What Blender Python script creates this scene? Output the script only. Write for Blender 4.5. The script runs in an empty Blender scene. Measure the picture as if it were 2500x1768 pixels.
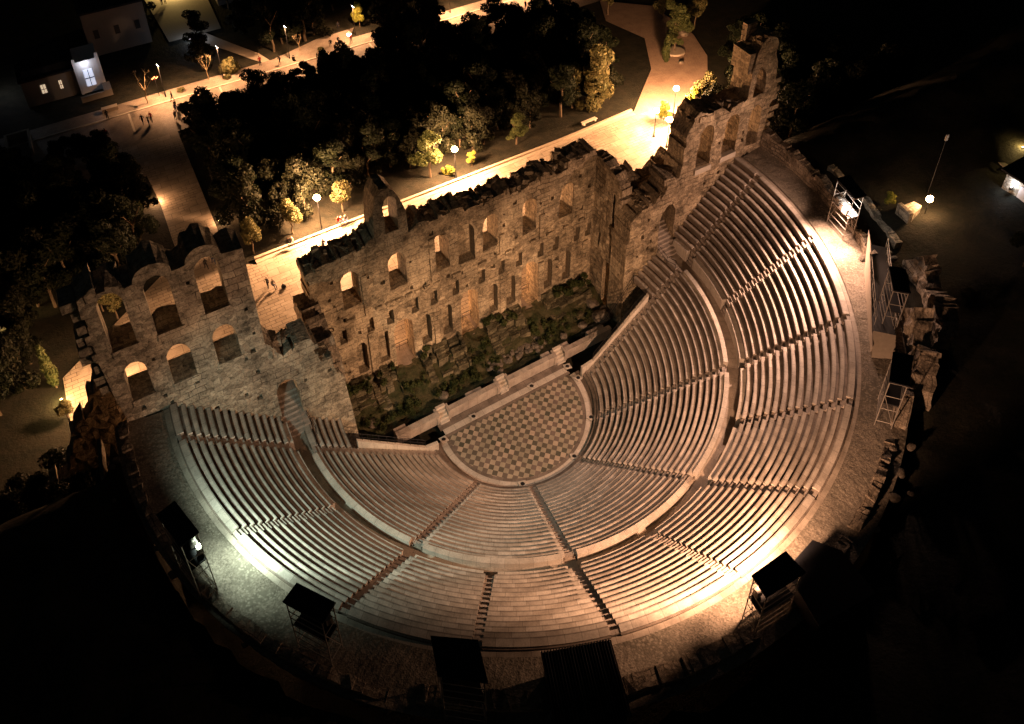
import bpy, bmesh, math, random
import numpy as np
from mathutils import Vector, Matrix, noise
from mathutils.geometry import delaunay_2d_cdt
R_ = math.radians
PI = math.pi
scn = bpy.context.scene
COL = scn.collection
# ------------------------------------------------------------------ camera, sky, exposure
# squeeze along camera right, stretch in depth and height: metres from image coordinates (x along the stage wall, y towards the street) -> scene metres
PM = ((0.94402, 0.09923), (0.09923, 1.05598)); HZ = 1.11417
def W(x, y, z=0.0):
    return Vector((PM[0][0]*x+PM[0][1]*y, PM[1][0]*x+PM[1][1]*y, HZ*z))
cd = bpy.data.cameras.new('camera'); cam = bpy.data.objects.new('camera', cd); COL.objects.link(cam); scn.camera = cam
yaw, pit, rol = 0.5260095, 0.7429213, -0.0028708
cd.sensor_width = 36; cd.lens = 36*2329.591/2500; cd.clip_start = 1; cd.clip_end = 2000
Fv = Vector((math.sin(yaw)*math.cos(pit), math.cos(yaw)*math.cos(pit), -math.sin(pit)))
Rv = Vector((math.cos(yaw), -math.sin(yaw), 0)); Uv = Rv.cross(Fv)
R2 = math.cos(rol)*Rv+math.sin(rol)*Uv; U2 = -math.sin(rol)*Rv+math.cos(rol)*Uv
mw = Matrix((R2, U2, -Fv)).transposed().to_4x4(); mw.translation = Vector((-38.1137, -65.79514, 77.08795)); cam.matrix_world = mw
wd = bpy.data.worlds.new('World'); scn.world = wd; wd.use_nodes = True
wn = wd.node_tree; sky = wn.nodes.new('ShaderNodeTexSky'); sky.sky_type = 'NISHITA'; sky.sun_disc = False
sky.sun_elevation = R_(1); sky.sun_rotation = R_(200); sky.altitude = 150
wn.links.new(sky.outputs[0], wn.nodes['Background'].inputs[0]); wn.nodes['Background'].inputs[1].default_value = 0.006
vs = scn.view_settings; vs.view_transform = 'Standard'; vs.look = 'None'; vs.exposure = 0.35; vs.gamma = 1; vs.use_curve_mapping = False
scn.cycles.use_denoising = True; scn.cycles.max_bounces = 4; scn.cycles.diffuse_bounces = 3; scn.cycles.glossy_bounces = 1
scn.cycles.transparent_max_bounces = 4; scn.cycles.sample_clamp_indirect = 4; scn.cycles.caustics_reflective = False
# ------------------------------------------------------------------ helpers
def tag(o, label=None, cat=None, group=None, kind=None):
    if label: o['label'] = label
    if cat: o['category'] = cat
    if group: o['group'] = group
    if kind: o['kind'] = kind
    return o
def thing(name, label, cat, loc, rz=0, group=None):
    o = bpy.data.objects.new(name, None); COL.objects.link(o); o.empty_display_size = .5
    o.location = loc; o.rotation_euler = (0, 0, rz); return tag(o, label, cat, group)
class MB:
    """collects vertices and faces; every mesh is linked as one object"""
    def __init__(s): s.v = []; s.f = []; s.uv = []; s.mi = []; s.sm = False
    def add(s, vs, fs, uvs=None, mi=0):
        n = len(s.v); s.v += [tuple(p) for p in vs]
        for i, f in enumerate(fs):
            s.f.append([n+k for k in f]); s.uv.append(uvs[i] if uvs else None); s.mi.append(mi)
    def quad(s, a, b, c, d, uv=None, mi=0): s.add([a, b, c, d], [(0, 1, 2, 3)], [uv] if uv else None, mi)
    def box(s, x0, x1, y0, y1, z0, z1, mi=0):
        v = [(x, y, z) for z in (z0, z1) for y in (y0, y1) for x in (x0, x1)]
        f = [(0, 2, 3, 1), (4, 5, 7, 6), (0, 1, 5, 4), (2, 6, 7, 3), (0, 4, 6, 2), (1, 3, 7, 5)]
        ax = [(0, 1), (0, 1), (0, 2), (0, 2), (1, 2), (1, 2)]
        s.add(v, f, [[(v[k][a], v[k][b]) for k in ff] for ff, (a, b) in zip(f, ax)], mi)
    def prism(s, pts, z0, z1, mi=0):
        n = len(pts); z0 = z0 if hasattr(z0, '__len__') else [z0]*n; z1 = z1 if hasattr(z1, '__len__') else [z1]*n
        v = [(p[0], p[1], z0[i]) for i, p in enumerate(pts)]+[(p[0], p[1], z1[i]) for i, p in enumerate(pts)]
        f = [tuple(range(n))[::-1], tuple(range(n, 2*n))]+[(i, (i+1) % n, n+(i+1) % n, n+i) for i in range(n)]
        uv = [[(v[k][0], v[k][1]) for k in f[0]], [(v[k][0], v[k][1]) for k in f[1]]]
        acc = 0
        for i in range(n):
            a, b = pts[i], pts[(i+1) % n]; L = math.hypot(a[0]-b[0], a[1]-b[1])
            uv.append([(acc, v[i][2]), (acc+L, v[(i+1) % n][2]), (acc+L, v[n+(i+1) % n][2]), (acc, v[n+i][2])]); acc += L
        s.add(v, f, uv, mi)
    def tube(s, p, q, r, n=6, r2=None, mi=0):
        p, q = Vector(p), Vector(q); d = (q-p).normalized(); a = d.orthogonal().normalized(); b = d.cross(a); r2 = r if r2 is None else r2
        v = [p+(a*math.cos(2*PI*i/n)+b*math.sin(2*PI*i/n))*r for i in range(n)]+[q+(a*math.cos(2*PI*i/n)+b*math.sin(2*PI*i/n))*r2 for i in range(n)]
        s.add(v, [(i, (i+1) % n, n+(i+1) % n, n+i) for i in range(n)]+[tuple(range(n))[::-1], tuple(range(n, 2*n))], None, mi)
    def lathe(s, prof, n=12, c=(0, 0, 0), mi=0):
        v = [(c[0]+r*math.cos(2*PI*i/n), c[1]+r*math.sin(2*PI*i/n), c[2]+z) for r, z in prof for i in range(n)]
        f = [(k*n+i, k*n+(i+1) % n, (k+1)*n+(i+1) % n, (k+1)*n+i) for k in range(len(prof)-1) for i in range(n)]
        s.add(v, f, None, mi)
    def build(s, name, mats, parent=None, plan=True, origin=None, smooth=False):
        me = bpy.data.meshes.new(name)
        vv = [W(*p) for p in s.v] if plan else [Vector(p) for p in s.v]
        off = Vector((0, 0, 0))
        if plan:
            if parent: off = parent.matrix_basis.translation.copy() if parent.parent is None else (parent.parent.matrix_basis.translation.copy())
            elif origin is not None: off = W(*origin)
        vv = [p-off for p in vv] if plan else vv
        me.from_pydata(vv, [], s.f)
        if any(u is not None for u in s.uv):
            ul = me.uv_layers.new(name='UVMap'); k = 0
            for i, f in enumerate(s.f):
                for j in range(len(f)):
                    if s.uv[i] is not None: ul.data[k].uv = s.uv[i][j]
                    k += 1
        for m in (mats if isinstance(mats, (list, tuple)) else [mats]): me.materials.append(m)
        if max(s.mi or [0]) > 0: me.polygons.foreach_set('material_index', s.mi)
        if smooth: me.polygons.foreach_set('use_smooth', [True]*len(s.f))
        me.validate(); me.update()
        o = bpy.data.objects.new(name, me); COL.objects.link(o)
        if parent: o.parent = parent
        elif plan: o.location = off
        return o
def copy_tree(o, parent=None):
    c = o.copy(); COL.objects.link(c); c.parent = parent
    for ch in [x for x in o.children]: copy_tree(ch, c)
    return c
def lamp(kind, loc, power, col, parent=None, r=.15, target=None, size=None, blend=.5, name='light'):
    l = bpy.data.lights.new(name, kind); l.energy = power; l.color = col
    l.shadow_soft_size = r
    if kind == 'SPOT': l.spot_size = R_(size); l.spot_blend = blend
    o = bpy.data.objects.new(name, l); COL.objects.link(o); o.location = loc
    if target is not None: o.rotation_euler = (Vector(target)-Vector(loc)).to_track_quat('-Z', 'Y').to_euler()
    if parent:
        o.parent = parent; o.location = Vector(loc)-parent.location
    return o
# ------------------------------------------------------------------ materials
class NT:
    def __init__(s, name):
        s.m = bpy.data.materials.new(name); s.m.use_nodes = True; s.t = s.m.node_tree; s.b = s.t.nodes['Principled BSDF']
        s.b.inputs['Roughness'].default_value = .9; s.b.inputs['Specular IOR Level'].default_value = .15
    def n(s, typ, **kw):
        nd = s.t.nodes.new(typ)
        for k, v in kw.items():
            if k in nd.inputs: nd.inputs[k].default_value = v
            else: setattr(nd, k, v)
        return nd
    def l(s, a, b): s.t.links.new(a, b)
    def coord(s, which='UV'): return s.n('ShaderNodeTexCoord').outputs[which]
    def noise(s, vec, scale, detail=4, rough=.6):
        n = s.n('ShaderNodeTexNoise', Scale=scale, Detail=detail, Roughness=rough); s.l(vec, n.inputs['Vector']); return n.outputs['Fac']
    def ramp(s, fac, stops):
        r = s.n('ShaderNodeValToRGB'); e = r.color_ramp.elements
        while len(e) < len(stops): e.new(.5)
        for k, (p, c) in enumerate(stops):
            e[k].position = p; e[k].color = (*c, 1) if hasattr(c, '__len__') else (c, c, c, 1)
        s.l(fac, r.inputs['Fac']); return r.outputs['Color']
    def mix(s, fac, a, b, mode='MIX'):
        m = s.n('ShaderNodeMix', data_type='RGBA', blend_type=mode)
        for inp, v in ((m.inputs[0], fac), (m.inputs[6], a), (m.inputs[7], b)):
            if isinstance(v, (int, float)): inp.default_value = v
            elif isinstance(v, tuple): inp.default_value = (*v, 1)
            else: s.l(v, inp)
        return m.outputs[2]
    def warp(s, vec, scale, amt):
        n = s.n('ShaderNodeTexNoise', Scale=scale, Detail=2); s.l(vec, n.inputs['Vector'])
        a = s.n('ShaderNodeVectorMath', operation='MULTIPLY_ADD'); s.l(n.outputs['Color'], a.inputs[0]); a.inputs[1].default_value = (amt,)*3; s.l(vec, a.inputs[2])
        return a.outputs[0]
    def bump(s, h, dist, strength=1.0):
        b = s.n('ShaderNodeBump', Distance=dist, Strength=strength); s.l(h, b.inputs['Height']); s.l(b.outputs[0], s.b.inputs['Normal'])
    def col(s, c):
        if isinstance(c, tuple): s.b.inputs['Base Color'].default_value = (*c, 1)
        else: s.l(c, s.b.inputs['Base Color'])
        return s.m
def brick(k, vec, w, h, mort, c1, c2, cm, smooth=.3, bias=0):
    b = k.n('ShaderNodeTexBrick'); k.l(vec, b.inputs['Vector'])
    b.inputs['Scale'].default_value = 1; b.inputs['Brick Width'].default_value = w; b.inputs['Row Height'].default_value = h
    b.inputs['Mortar Size'].default_value = mort; b.inputs['Mortar Smooth'].default_value = smooth; b.inputs['Bias'].default_value = bias
    for n_, c in (('Color1', c1), ('Color2', c2), ('Mortar', cm)): b.inputs[n_].default_value = (*c, 1)
    return b
def plain(name, c, rough=.8, metal=0, var=.25):
    k = NT(name); k.b.inputs['Roughness'].default_value = rough; k.b.inputs['Metallic'].default_value = metal
    f = k.noise(k.coord('Object'), 3.0, 5)
    return k.col(k.mix(f, tuple(x*(1-var) for x in c), tuple(min(1, x*(1+var)) for x in c)))
def masonry(name, lo, hi, dark, bw=1.25, bh=.52):
    k = NT(name); uv = k.coord('UV'); wv = k.warp(k.warp(uv, .5, .5), 2.5, .16)
    b = brick(k, wv, bw, bh, .035, hi, lo, dark, .4)
    sq = k.n('ShaderNodeVectorMath', operation='MULTIPLY'); k.l(k.warp(uv, 1.5, .45), sq.inputs[0]); sq.inputs[1].default_value = (.75, 1.5, 1)
    v = k.n('ShaderNodeTexVoronoi', Scale=1.9, feature='DISTANCE_TO_EDGE'); k.l(sq.outputs[0], v.inputs['Vector'])
    v1 = k.n('ShaderNodeTexVoronoi', Scale=1.9); k.l(sq.outputs[0], v1.inputs['Vector'])
    sep = k.n('ShaderNodeSeparateColor'); k.l(v1.outputs['Color'], sep.inputs[0])
    cr = k.mix(1.0, k.ramp(v.outputs['Distance'], [(0, .5), (.05, 1)]), k.ramp(sep.outputs[0], [(0, .6), (1, 1.35)]), 'MULTIPLY')
    zone = k.ramp(k.noise(uv, .22, 4), [(.40, 0), (.50, 1)])
    c = k.mix(zone, b.outputs['Color'], k.mix(1.0, tuple((x+y)/2 for x, y in zip(lo, hi)), cr, 'MULTIPLY'))
    ash = brick(k, uv, 1.7, .68, .02, tuple(min(.6, x*1.25) for x in hi), hi, dark, .2)
    k2 = k.ramp(k.noise(k.warp(uv, .4, 1.2), .19, 1), [(.57, 0), (.585, 1)])
    c = k.mix(k2, c, ash.outputs['Color'])
    st = k.ramp(k.noise(uv, .45, 8, .75), [(.32, .22), (.47, .8), (.7, 1.35)])
    c = k.mix(1.0, c, st, 'MULTIPLY')
    fine = k.ramp(k.noise(uv, 4.0, 6, .8), [(.36, .28), (.52, 1.1)])
    c = k.mix(.8, c, fine, 'MULTIPLY')
    hgt = k.mix(.5, k.mix(zone, b.outputs['Fac'], v.outputs['Distance']), k.noise(uv, 2.5, 8, .75))
    k.bump(hgt, .3, 1)
    return k.col(c)
M = {}
M['wall'] = masonry('weathered_limestone', (.30, .23, .15), (.46, .37, .25), (.10, .08, .055))
M['wing'] = masonry('grey_limestone', (.30, .26, .20), (.46, .41, .31), (.12, .10, .08), 1.5, .62)
M['rubble'] = masonry('rubble_masonry', (.24, .19, .14), (.40, .33, .25), (.06, .05, .04), .7, .4)
def marble(name, a, b, dirt, edge=False):
    k = NT(name); uv = k.coord('UV'); k.b.inputs['Roughness'].default_value = .6
    br = brick(k, uv, 1.35, 50, .012, a, b, tuple(x*.35 for x in b), .1)
    st = k.ramp(k.noise(uv, .6, 6, .65), [(.32, dirt), (.6, 1.05)])
    fn = k.ramp(k.noise(uv, 7, 4, .7), [(.3, .8), (.6, 1.05)])
    k.bump(k.noise(uv, 4, 5), .02, .6)
    c = k.mix(1.0, k.mix(1.0, br.outputs['Color'], st, 'MULTIPLY'), fn, 'MULTIPLY')
    if edge:   # darker band along the front edge of each bench, and each row of its own tone
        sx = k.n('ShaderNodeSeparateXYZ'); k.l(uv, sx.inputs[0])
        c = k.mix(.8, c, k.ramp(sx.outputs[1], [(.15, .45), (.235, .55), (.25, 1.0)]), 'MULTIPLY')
        oi = k.n('ShaderNodeObjectInfo'); c = k.mix(1.0, c, k.ramp(oi.outputs['Random'], [(0, .84), (1, 1.1)]), 'MULTIPLY')
    return k.col(c)
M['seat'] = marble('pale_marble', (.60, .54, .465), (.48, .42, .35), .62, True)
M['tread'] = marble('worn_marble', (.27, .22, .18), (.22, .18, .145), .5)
M['floor'] = marble('walkway_slabs', (.44, .38, .31), (.37, .31, .25), .6)
M['trim'] = marble('smooth_marble', (.62, .56, .48), (.55, .49, .41), .7)
M['step'] = marble('stair_stone', (.46, .40, .34), (.40, .34, .29), .6)
def checker():
    k = NT('checker_marble'); uv = k.coord('UV'); k.b.inputs['Roughness'].default_value = .55
    c = k.n('ShaderNodeTexChecker', Scale=1.0); k.l(uv, c.inputs['Vector'])
    fl = k.n('ShaderNodeVectorMath', operation='FLOOR'); k.l(uv, fl.inputs[0])
    wn_ = k.n('ShaderNodeTexWhiteNoise', noise_dimensions='2D'); k.l(fl.outputs[0], wn_.inputs['Vector'])
    light = k.ramp(wn_.outputs['Value'], [(0, (.34, .30, .22)), (.5, (.41, .36, .27)), (1, (.52, .42, .32))])
    dark = k.ramp(wn_.outputs['Value'], [(0, (.10, .10, .075)), (.5, (.155, .135, .105)), (1, (.21, .165, .14))])
    wv = k.n('ShaderNodeTexWave', Scale=3.0, Distortion=3); k.l(uv, wv.inputs['Vector'])
    dark = k.mix(.35, dark, k.ramp(wv.outputs['Fac'], [(0, .6), (1, 1.3)]), 'MULTIPLY')
    col_ = k.mix(c.outputs['Fac'], dark, light)
    return k.col(k.mix(.6, col_, k.ramp(k.noise(uv, .7, 6, .7), [(.3, .6), (.65, 1.15)]), 'MULTIPLY'))
M['checker'] = checker()
def gravel():
    k = NT('gravel'); p = k.coord('Object')
    v = k.n('ShaderNodeTexVoronoi', Scale=9); k.l(p, v.inputs['Vector'])
    v2 = k.n('ShaderNodeTexVoronoi', Scale=4.2); k.l(k.warp(p, .8, .8), v2.inputs['Vector'])
    big = k.ramp(k.noise(p, .25, 4), [(.45, 0), (.6, 1)])
    c = k.mix(big, k.ramp(v.outputs['Color'], [(.1, (.13, .11, .085)), (.9, (.33, .28, .22))]), k.ramp(v2.outputs['Distance'], [(.1, (.32, .28, .22)), (.55, (.15, .13, .10))]))
    c = k.mix(.7, c, k.ramp(k.noise(p, .35, 6, .7), [(.35, .65), (.65, 1.1)]), 'MULTIPLY')
    k.bump(k.mix(.5, v.outputs['Distance'], v2.outputs['Distance']), .05, .8)
    return k.col(c)
M['gravel'] = gravel()
def ground(name, a, b, sc=.5, bumpd=.15):
    k = NT(name); p = k.coord('Object')
    k.bump(k.noise(p, 2.2, 8, .7), bumpd, 1)
    return k.col(k.mix(1.0, k.ramp(k.noise(p, sc, 6, .65), [(.35, a), (.65, b)]), k.ramp(k.noise(p, 6, 4, .7), [(.3, .6), (.7, 1.3)]), 'MULTIPLY'))
M['mossy'] = masonry('mossy_rubble', (.10, .09, .05), (.20, .17, .11), (.02, .025, .012), .8, .4)
M['soil'] = ground('dry_soil', (.012, .013, .009), (.03, .027, .018))
M['path'] = ground('gravel_path', (.30, .21, .155), (.40, .29, .21), .4, .04)
M['turf'] = ground('turf', (.025, .035, .012), (.10, .085, .045), .7, .25)
def paving(name, w, h, a, b, m, ms=.035):
    k = NT(name); uv = k.coord('UV'); k.b.inputs['Roughness'].default_value = .6
    br = brick(k, k.warp(uv, .35, .12), w, h, ms, a, b, m, .15)
    big = brick(k, uv, w*1.9, h*2.3, ms*.8, a, b, m, .15)
    z_ = k.ramp(k.noise(uv, .11, 2), [(.49, 0), (.52, 1)])
    c = k.mix(z_, br.outputs['Color'], big.outputs['Color'])
    c = k.mix(.8, c, k.ramp(k.noise(uv, .5, 6, .7), [(.3, .65), (.65, 1.15)]), 'MULTIPLY')
    return k.col(k.mix(.5, c, k.ramp(k.noise(uv, 5, 4, .7), [(.35, .7), (.6, 1.1)]), 'MULTIPLY'))
M['plaza'] = paving('plaza_slabs', 1.5, .62, (.40, .34, .27), (.30, .25, .19), (.09, .07, .05))
M['street'] = paving('street_setts', .35, .2, (.28, .235, .19), (.23, .19, .15), (.15, .12, .10), .02)
M['kerb'] = plain('kerb_stone', (.38, .32, .25))
M['line'] = plain('pale_stone_band', (.46, .41, .34))
M['metal'] = plain('galvanised_steel', (.34, .31, .27), .45, .4)
M['dmetal'] = plain('dark_steel', (.03, .03, .032), .5, .5)
M['roof'] = plain('roof_sheet', (.012, .013, .017), .85)
M['bark'] = plain('bark', (.10, .075, .05))
M['palebark'] = plain('pale_bark', (.30, .23, .14))
M['plaster'] = plain('cream_plaster', (.17, .15, .13), .9, 0, .1)
M['white'] = plain('white_plaster', (.75, .74, .74), .8, 0, .06)
M['boulder'] = ground('boulder_stone', (.10, .085, .065), (.24, .20, .16), .9, .2)
M['skin'] = plain('skin', (.45, .28, .2)); M['hair'] = plain('hair', (.03, .02, .015))
for n_, c in dict(black=(.015, .015, .018), navy=(.02, .03, .07), red=(.30, .03, .02), grey=(.16, .15, .15), white_cloth=(.5, .48, .45), jeans=(.04, .06, .11)).items(): M['c_'+n_] = plain(n_+'_fabric', c)
def leafm(name, a, b):
    k = NT(name); oi = k.n('ShaderNodeObjectInfo')
    p = k.coord('Object'); f = k.noise(p, 1.6, 3)
    c = k.ramp(f, [(.35, a), (.65, b)])
    k.b.inputs['Roughness'].default_value = .7
    c = k.mix(.5, c, k.ramp(oi.outputs['Random'], [(0, .7), (1, 1.3)]), 'MULTIPLY')
    tr = k.n('ShaderNodeBsdfTranslucent'); k.l(c, tr.inputs[0]); mx = k.n('ShaderNodeMixShader', Fac=.25)
    k.l(k.b.outputs[0], mx.inputs[1]); k.l(tr.outputs[0], mx.inputs[2]); k.l(mx.outputs[0], k.t.nodes['Material Output'].inputs[0])
    return k.col(c)
M['olive'] = leafm('olive_leaves', (.07, .075, .03), (.16, .14, .06))
M['pine'] = leafm('pine_needles', (.035, .05, .018), (.08, .09, .03))
M['bright'] = leafm('yellow_green_leaves', (.12, .14, .02), (.26, .25, .05))
M['cyp'] = leafm('cypress_leaves', (.04, .06, .02), (.09, .10, .035))
M['dpine'] = leafm('shaded_pine_needles', (.004, .007, .003), (.011, .015, .005)); M['dolive'] = leafm('shaded_leaves', (.005, .007, .003), (.015, .016, .007))  # unlit copies of the foliage: night shade put into the leaf colour
def glow(name, c, s):
    m = bpy.data.materials.new(name); m.use_nodes = True; b = m.node_tree.nodes['Principled BSDF']
    b.inputs['Emission Color'].default_value = (*c, 1); b.inputs['Emission Strength'].default_value = s; b.inputs['Base Color'].default_value = (*c, 1)
    if s > 20: m.cycles.emission_sampling = 'FRONT_BACK'
    return m
M['globe'] = glow('lit_sodium_globe', (1, .62, .28), 90); M['led'] = glow('lit_white_lamp', (1, .9, .75), 25)
M['floodwarm'] = glow('lit_warm_flood', (1, .7, .4), 6); M['floodcool'] = glow('lit_cool_flood', (.85, 1, .85), 30)
M['pane'] = glow('lit_window', (1, .75, .5), .5); M['panew'] = glow('lit_white_window', (.75, .8, 1), .55)
M['bulb'] = glow('small_red_light', (1, .18, .08), 6)
SOD = (1, .49, .225); WARM = (1, .525, .30); PINK = (1, .565, .39); COOL = (.80, 1.0, .84); YEL = (1, .66, .22)
# ------------------------------------------------------------------ terrain
def sst(a, b, x): t = min(1, max(0, (x-a)/(b-a))); return t*t*(3-2*t)
def tz(x, y):
    r = math.hypot(x, y); up = 16.4 + .05*max(0, r-44)
    n = noise.noise(Vector((x*.12, y*.12, 0)))*.8+noise.noise(Vector((x*.5, y*.5, 3)))*.35
    if y > 60: n *= 0
    side = 1-sst(-3, 13+14*sst(30, 44, x), y)
    z = up*side
    if r < 42.2 and y < 3.6: return -1.0
    if abs(x) < 41.5 and 0 <= y: return -.12
    if r < 43.2 and y < 3.6: z = 15.6
    return z+(n*min(1, side*3) if side > .02 else -.12)
def axis(lo, hi, c0, c1, st):
    a = list(np.arange(c0, c1+.01, st)); p = c0
    while p > lo: p -= max(st, (c0-p)*.25+st); a.insert(0, p)
    p = c1
    while p < hi: p += max(st, (p-c1)*.25+st); a.append(p)
    return a
xs = axis(-500, 500, -66, 90, 1.3); ys = axis(-420, 600, -62, 20, 1.3)
mb = MB(); nx = len(xs)
mb.v = [(x, y, tz(x, y)) for y in ys for x in xs]
mb.f = [[j*nx+i, j*nx+i+1, (j+1)*nx+i+1, (j+1)*nx+i] for j in range(len(ys)-1) for i in range(nx-1)]
mb.uv = [None]*len(mb.f); mb.mi = [0]*len(mb.f)
tag(mb.build('ground', M['soil'], smooth=True), kind='structure')
def sheet(name, polys, z, mat, kind='structure'):
    mb = MB()
    for pts in polys: mb.add([(x, y, z) for x, y in pts], [tuple(range(len(pts)))], [[(x, y) for x, y in pts]])
    return tag(mb.build(name, mat), kind=kind)
sheet('plaza', [[(-49, 14), (-21, 14), (-21, 40.6), (-23, 42), (-24.3, 50), (-24.2, 80), (-47, 80), (-46, 75), (-38, 71.5), (-31.5, 70), (-30.9, 62), (-31, 48), (-35, 45), (-49, 34)],
                [(-21, 14), (47, 14), (56.4, 40.5), (51.2, 42.6), (35.2, 41.9), (-21, 41.6)]], .02, M['plaza'])
sheet('street', [[(-60, 80), (90, 80), (90, 90.2), (-60, 90.2)]], .015, M['street'])
sheet('pavement', [[(-60, 90.5), (90, 90.5), (90, 93.4), (14.6, 93.8), (17, 97.5), (8, 97), (-2, 94.2), (-60, 93.8)]], .08, M['street'])
mb = MB()
mb.box(-60, 90, 90.2, 90.5, 0, .11)
for x in (-31, -14, 1.9, 17.5, 33, 48.8, 64): mb.box(x-.18, x+.18, 83.2, 90.15, 0, .03)
tag(mb.build('street_band', M['line']), kind='structure')
mb = MB()
for a, b in (((-21, 41.65), (35.2, 41.95)), ((35.2, 41.95), (51.2, 42.65))):
    mb.prism([a, b, (b[0], b[1]+.45), (a[0], a[1]+.45)], 0, .28)
    mb.prism([(a[0], a[1]-.75), (b[0], b[1]-.75), (b[0], b[1]-.02), (a[0], a[1]-.02)], 0, .055)
tag(mb.build('kerb', M['kerb']), kind='structure')
sheet('gravel_path', [[(51.4, 42.4), (56.5, 40.4), (60, 33), (70, 43), (76, 50), (79, 58), (79, 72), (70, 80), (66, 72), (69, 62), (63, 52), (57.5, 47.5)],
                      ], .03, M['path'])
sheet('courtyard', [[(-19, 112), (-8, 112), (-7, 134), (-20, 134)]], .03, M['line'])
sheet('side_path', [[(-16, 112), (-9.5, 103), (-5.8, 96.7), (-4, 94), (-2.6, 94.2), (-3.8, 98), (-7.5, 104.5), (-12, 113)]], .03, M['kerb'])
# ------------------------------------------------------------------ walls
def pip(px, py, poly):
    inside = np.zeros(px.shape, bool); n = len(poly); j = n-1
    for i in range(n):
        xi, yi = poly[i]; xj, yj = poly[j]
        if yi != yj:
            c = ((yi > py) != (yj > py)) & (px < (xj-xi)*(py-yi)/(yj-yi)+xi); inside ^= c
        j = i
    return inside
def arch(x0, x1, z0, zt, n=9, rag=0, rng=random):
    r = (x1-x0)/2; zc = max(z0+.1, zt-r); cx = (x0+x1)/2
    p = [(x0, z0), (x1, z0)]
    if n: p += [(cx+r*math.cos(PI*i/n), zc+(zt-zc)*math.sin(PI*i/n)) for i in range(n+1)]
    else: p += [(x1, zt), (x0, zt)]
    return p
def ragged(pts, step=.8, amp=.22, rng=random):
    """broken masonry edge: short level courses with small drops between them"""
    out = []
    for a, b in zip(pts[:-1], pts[1:]):
        L = math.hypot(b[0]-a[0], b[1]-a[1]); t = 0; out.append(a)
        while True:
            d = rng.uniform(.45, 1.5)*step; h = rng.uniform(-amp, amp)*1.25
            t0, t = t+.03, t+d
            if t > L-.12: break
            if abs(b[0]-a[0]) > abs(b[1]-a[1])*.6:
                for tt in (t0, t): out.append((a[0]+(b[0]-a[0])*tt/L, a[1]+(b[1]-a[1])*tt/L+h))
            else:
                for tt in (t0, t): out.append((a[0]+(b[0]-a[0])*tt/L+h, a[1]+(b[1]-a[1])*tt/L))
    out.append(pts[-1]); return out
def capstones(pts, y0, y1, parent, mat, seed, mapf=None, n_per=2.2):
    """loose blocks lying on the broken top of a wall"""
    r = random.Random(seed); b = MB(); mapf = mapf or (lambda s_, d, z: (s_, d, z))
    for (xa, za), (xb, zb) in zip(pts[:-1], pts[1:]):
        L = math.hypot(xb-xa, zb-za)
        if abs(xb-xa) < abs(zb-za): continue
        for _ in range(max(1, int(L*n_per*(y1-y0)/3*1.3))):
            t = r.random(); x = xa+(xb-xa)*t; z = za+(zb-za)*t; y = r.uniform(y0+.2, y1-.2)
            w, d, h = r.uniform(.18, .6), r.uniform(.18, .5), r.uniform(.1, .38); a = r.uniform(0, PI); c_, s_ = math.cos(a), math.sin(a)
            V = []
            for zz in (-.35, h):
                for (u, v) in ((-w, -d), (w, -d), (w, d), (-w, d)):
                    u *= r.uniform(.75, 1.1); v *= r.uniform(.75, 1.1); V.append(mapf(x+u*c_-v*s_, y+u*s_+v*c_, z+zz+r.uniform(-.06, .06)))
            F = [(0, 3, 2, 1), (4, 5, 6, 7), (0, 1, 5, 4), (1, 2, 6, 5), (2, 3, 7, 6), (3, 0, 4, 7)]
            b.add(V, F, [[(V[k][0]*1.3+V[k][2], V[k][1]*1.3+V[k][2]) for k in f] for f in F])
    return b.build('loose_stones', mat, parent)
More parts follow.
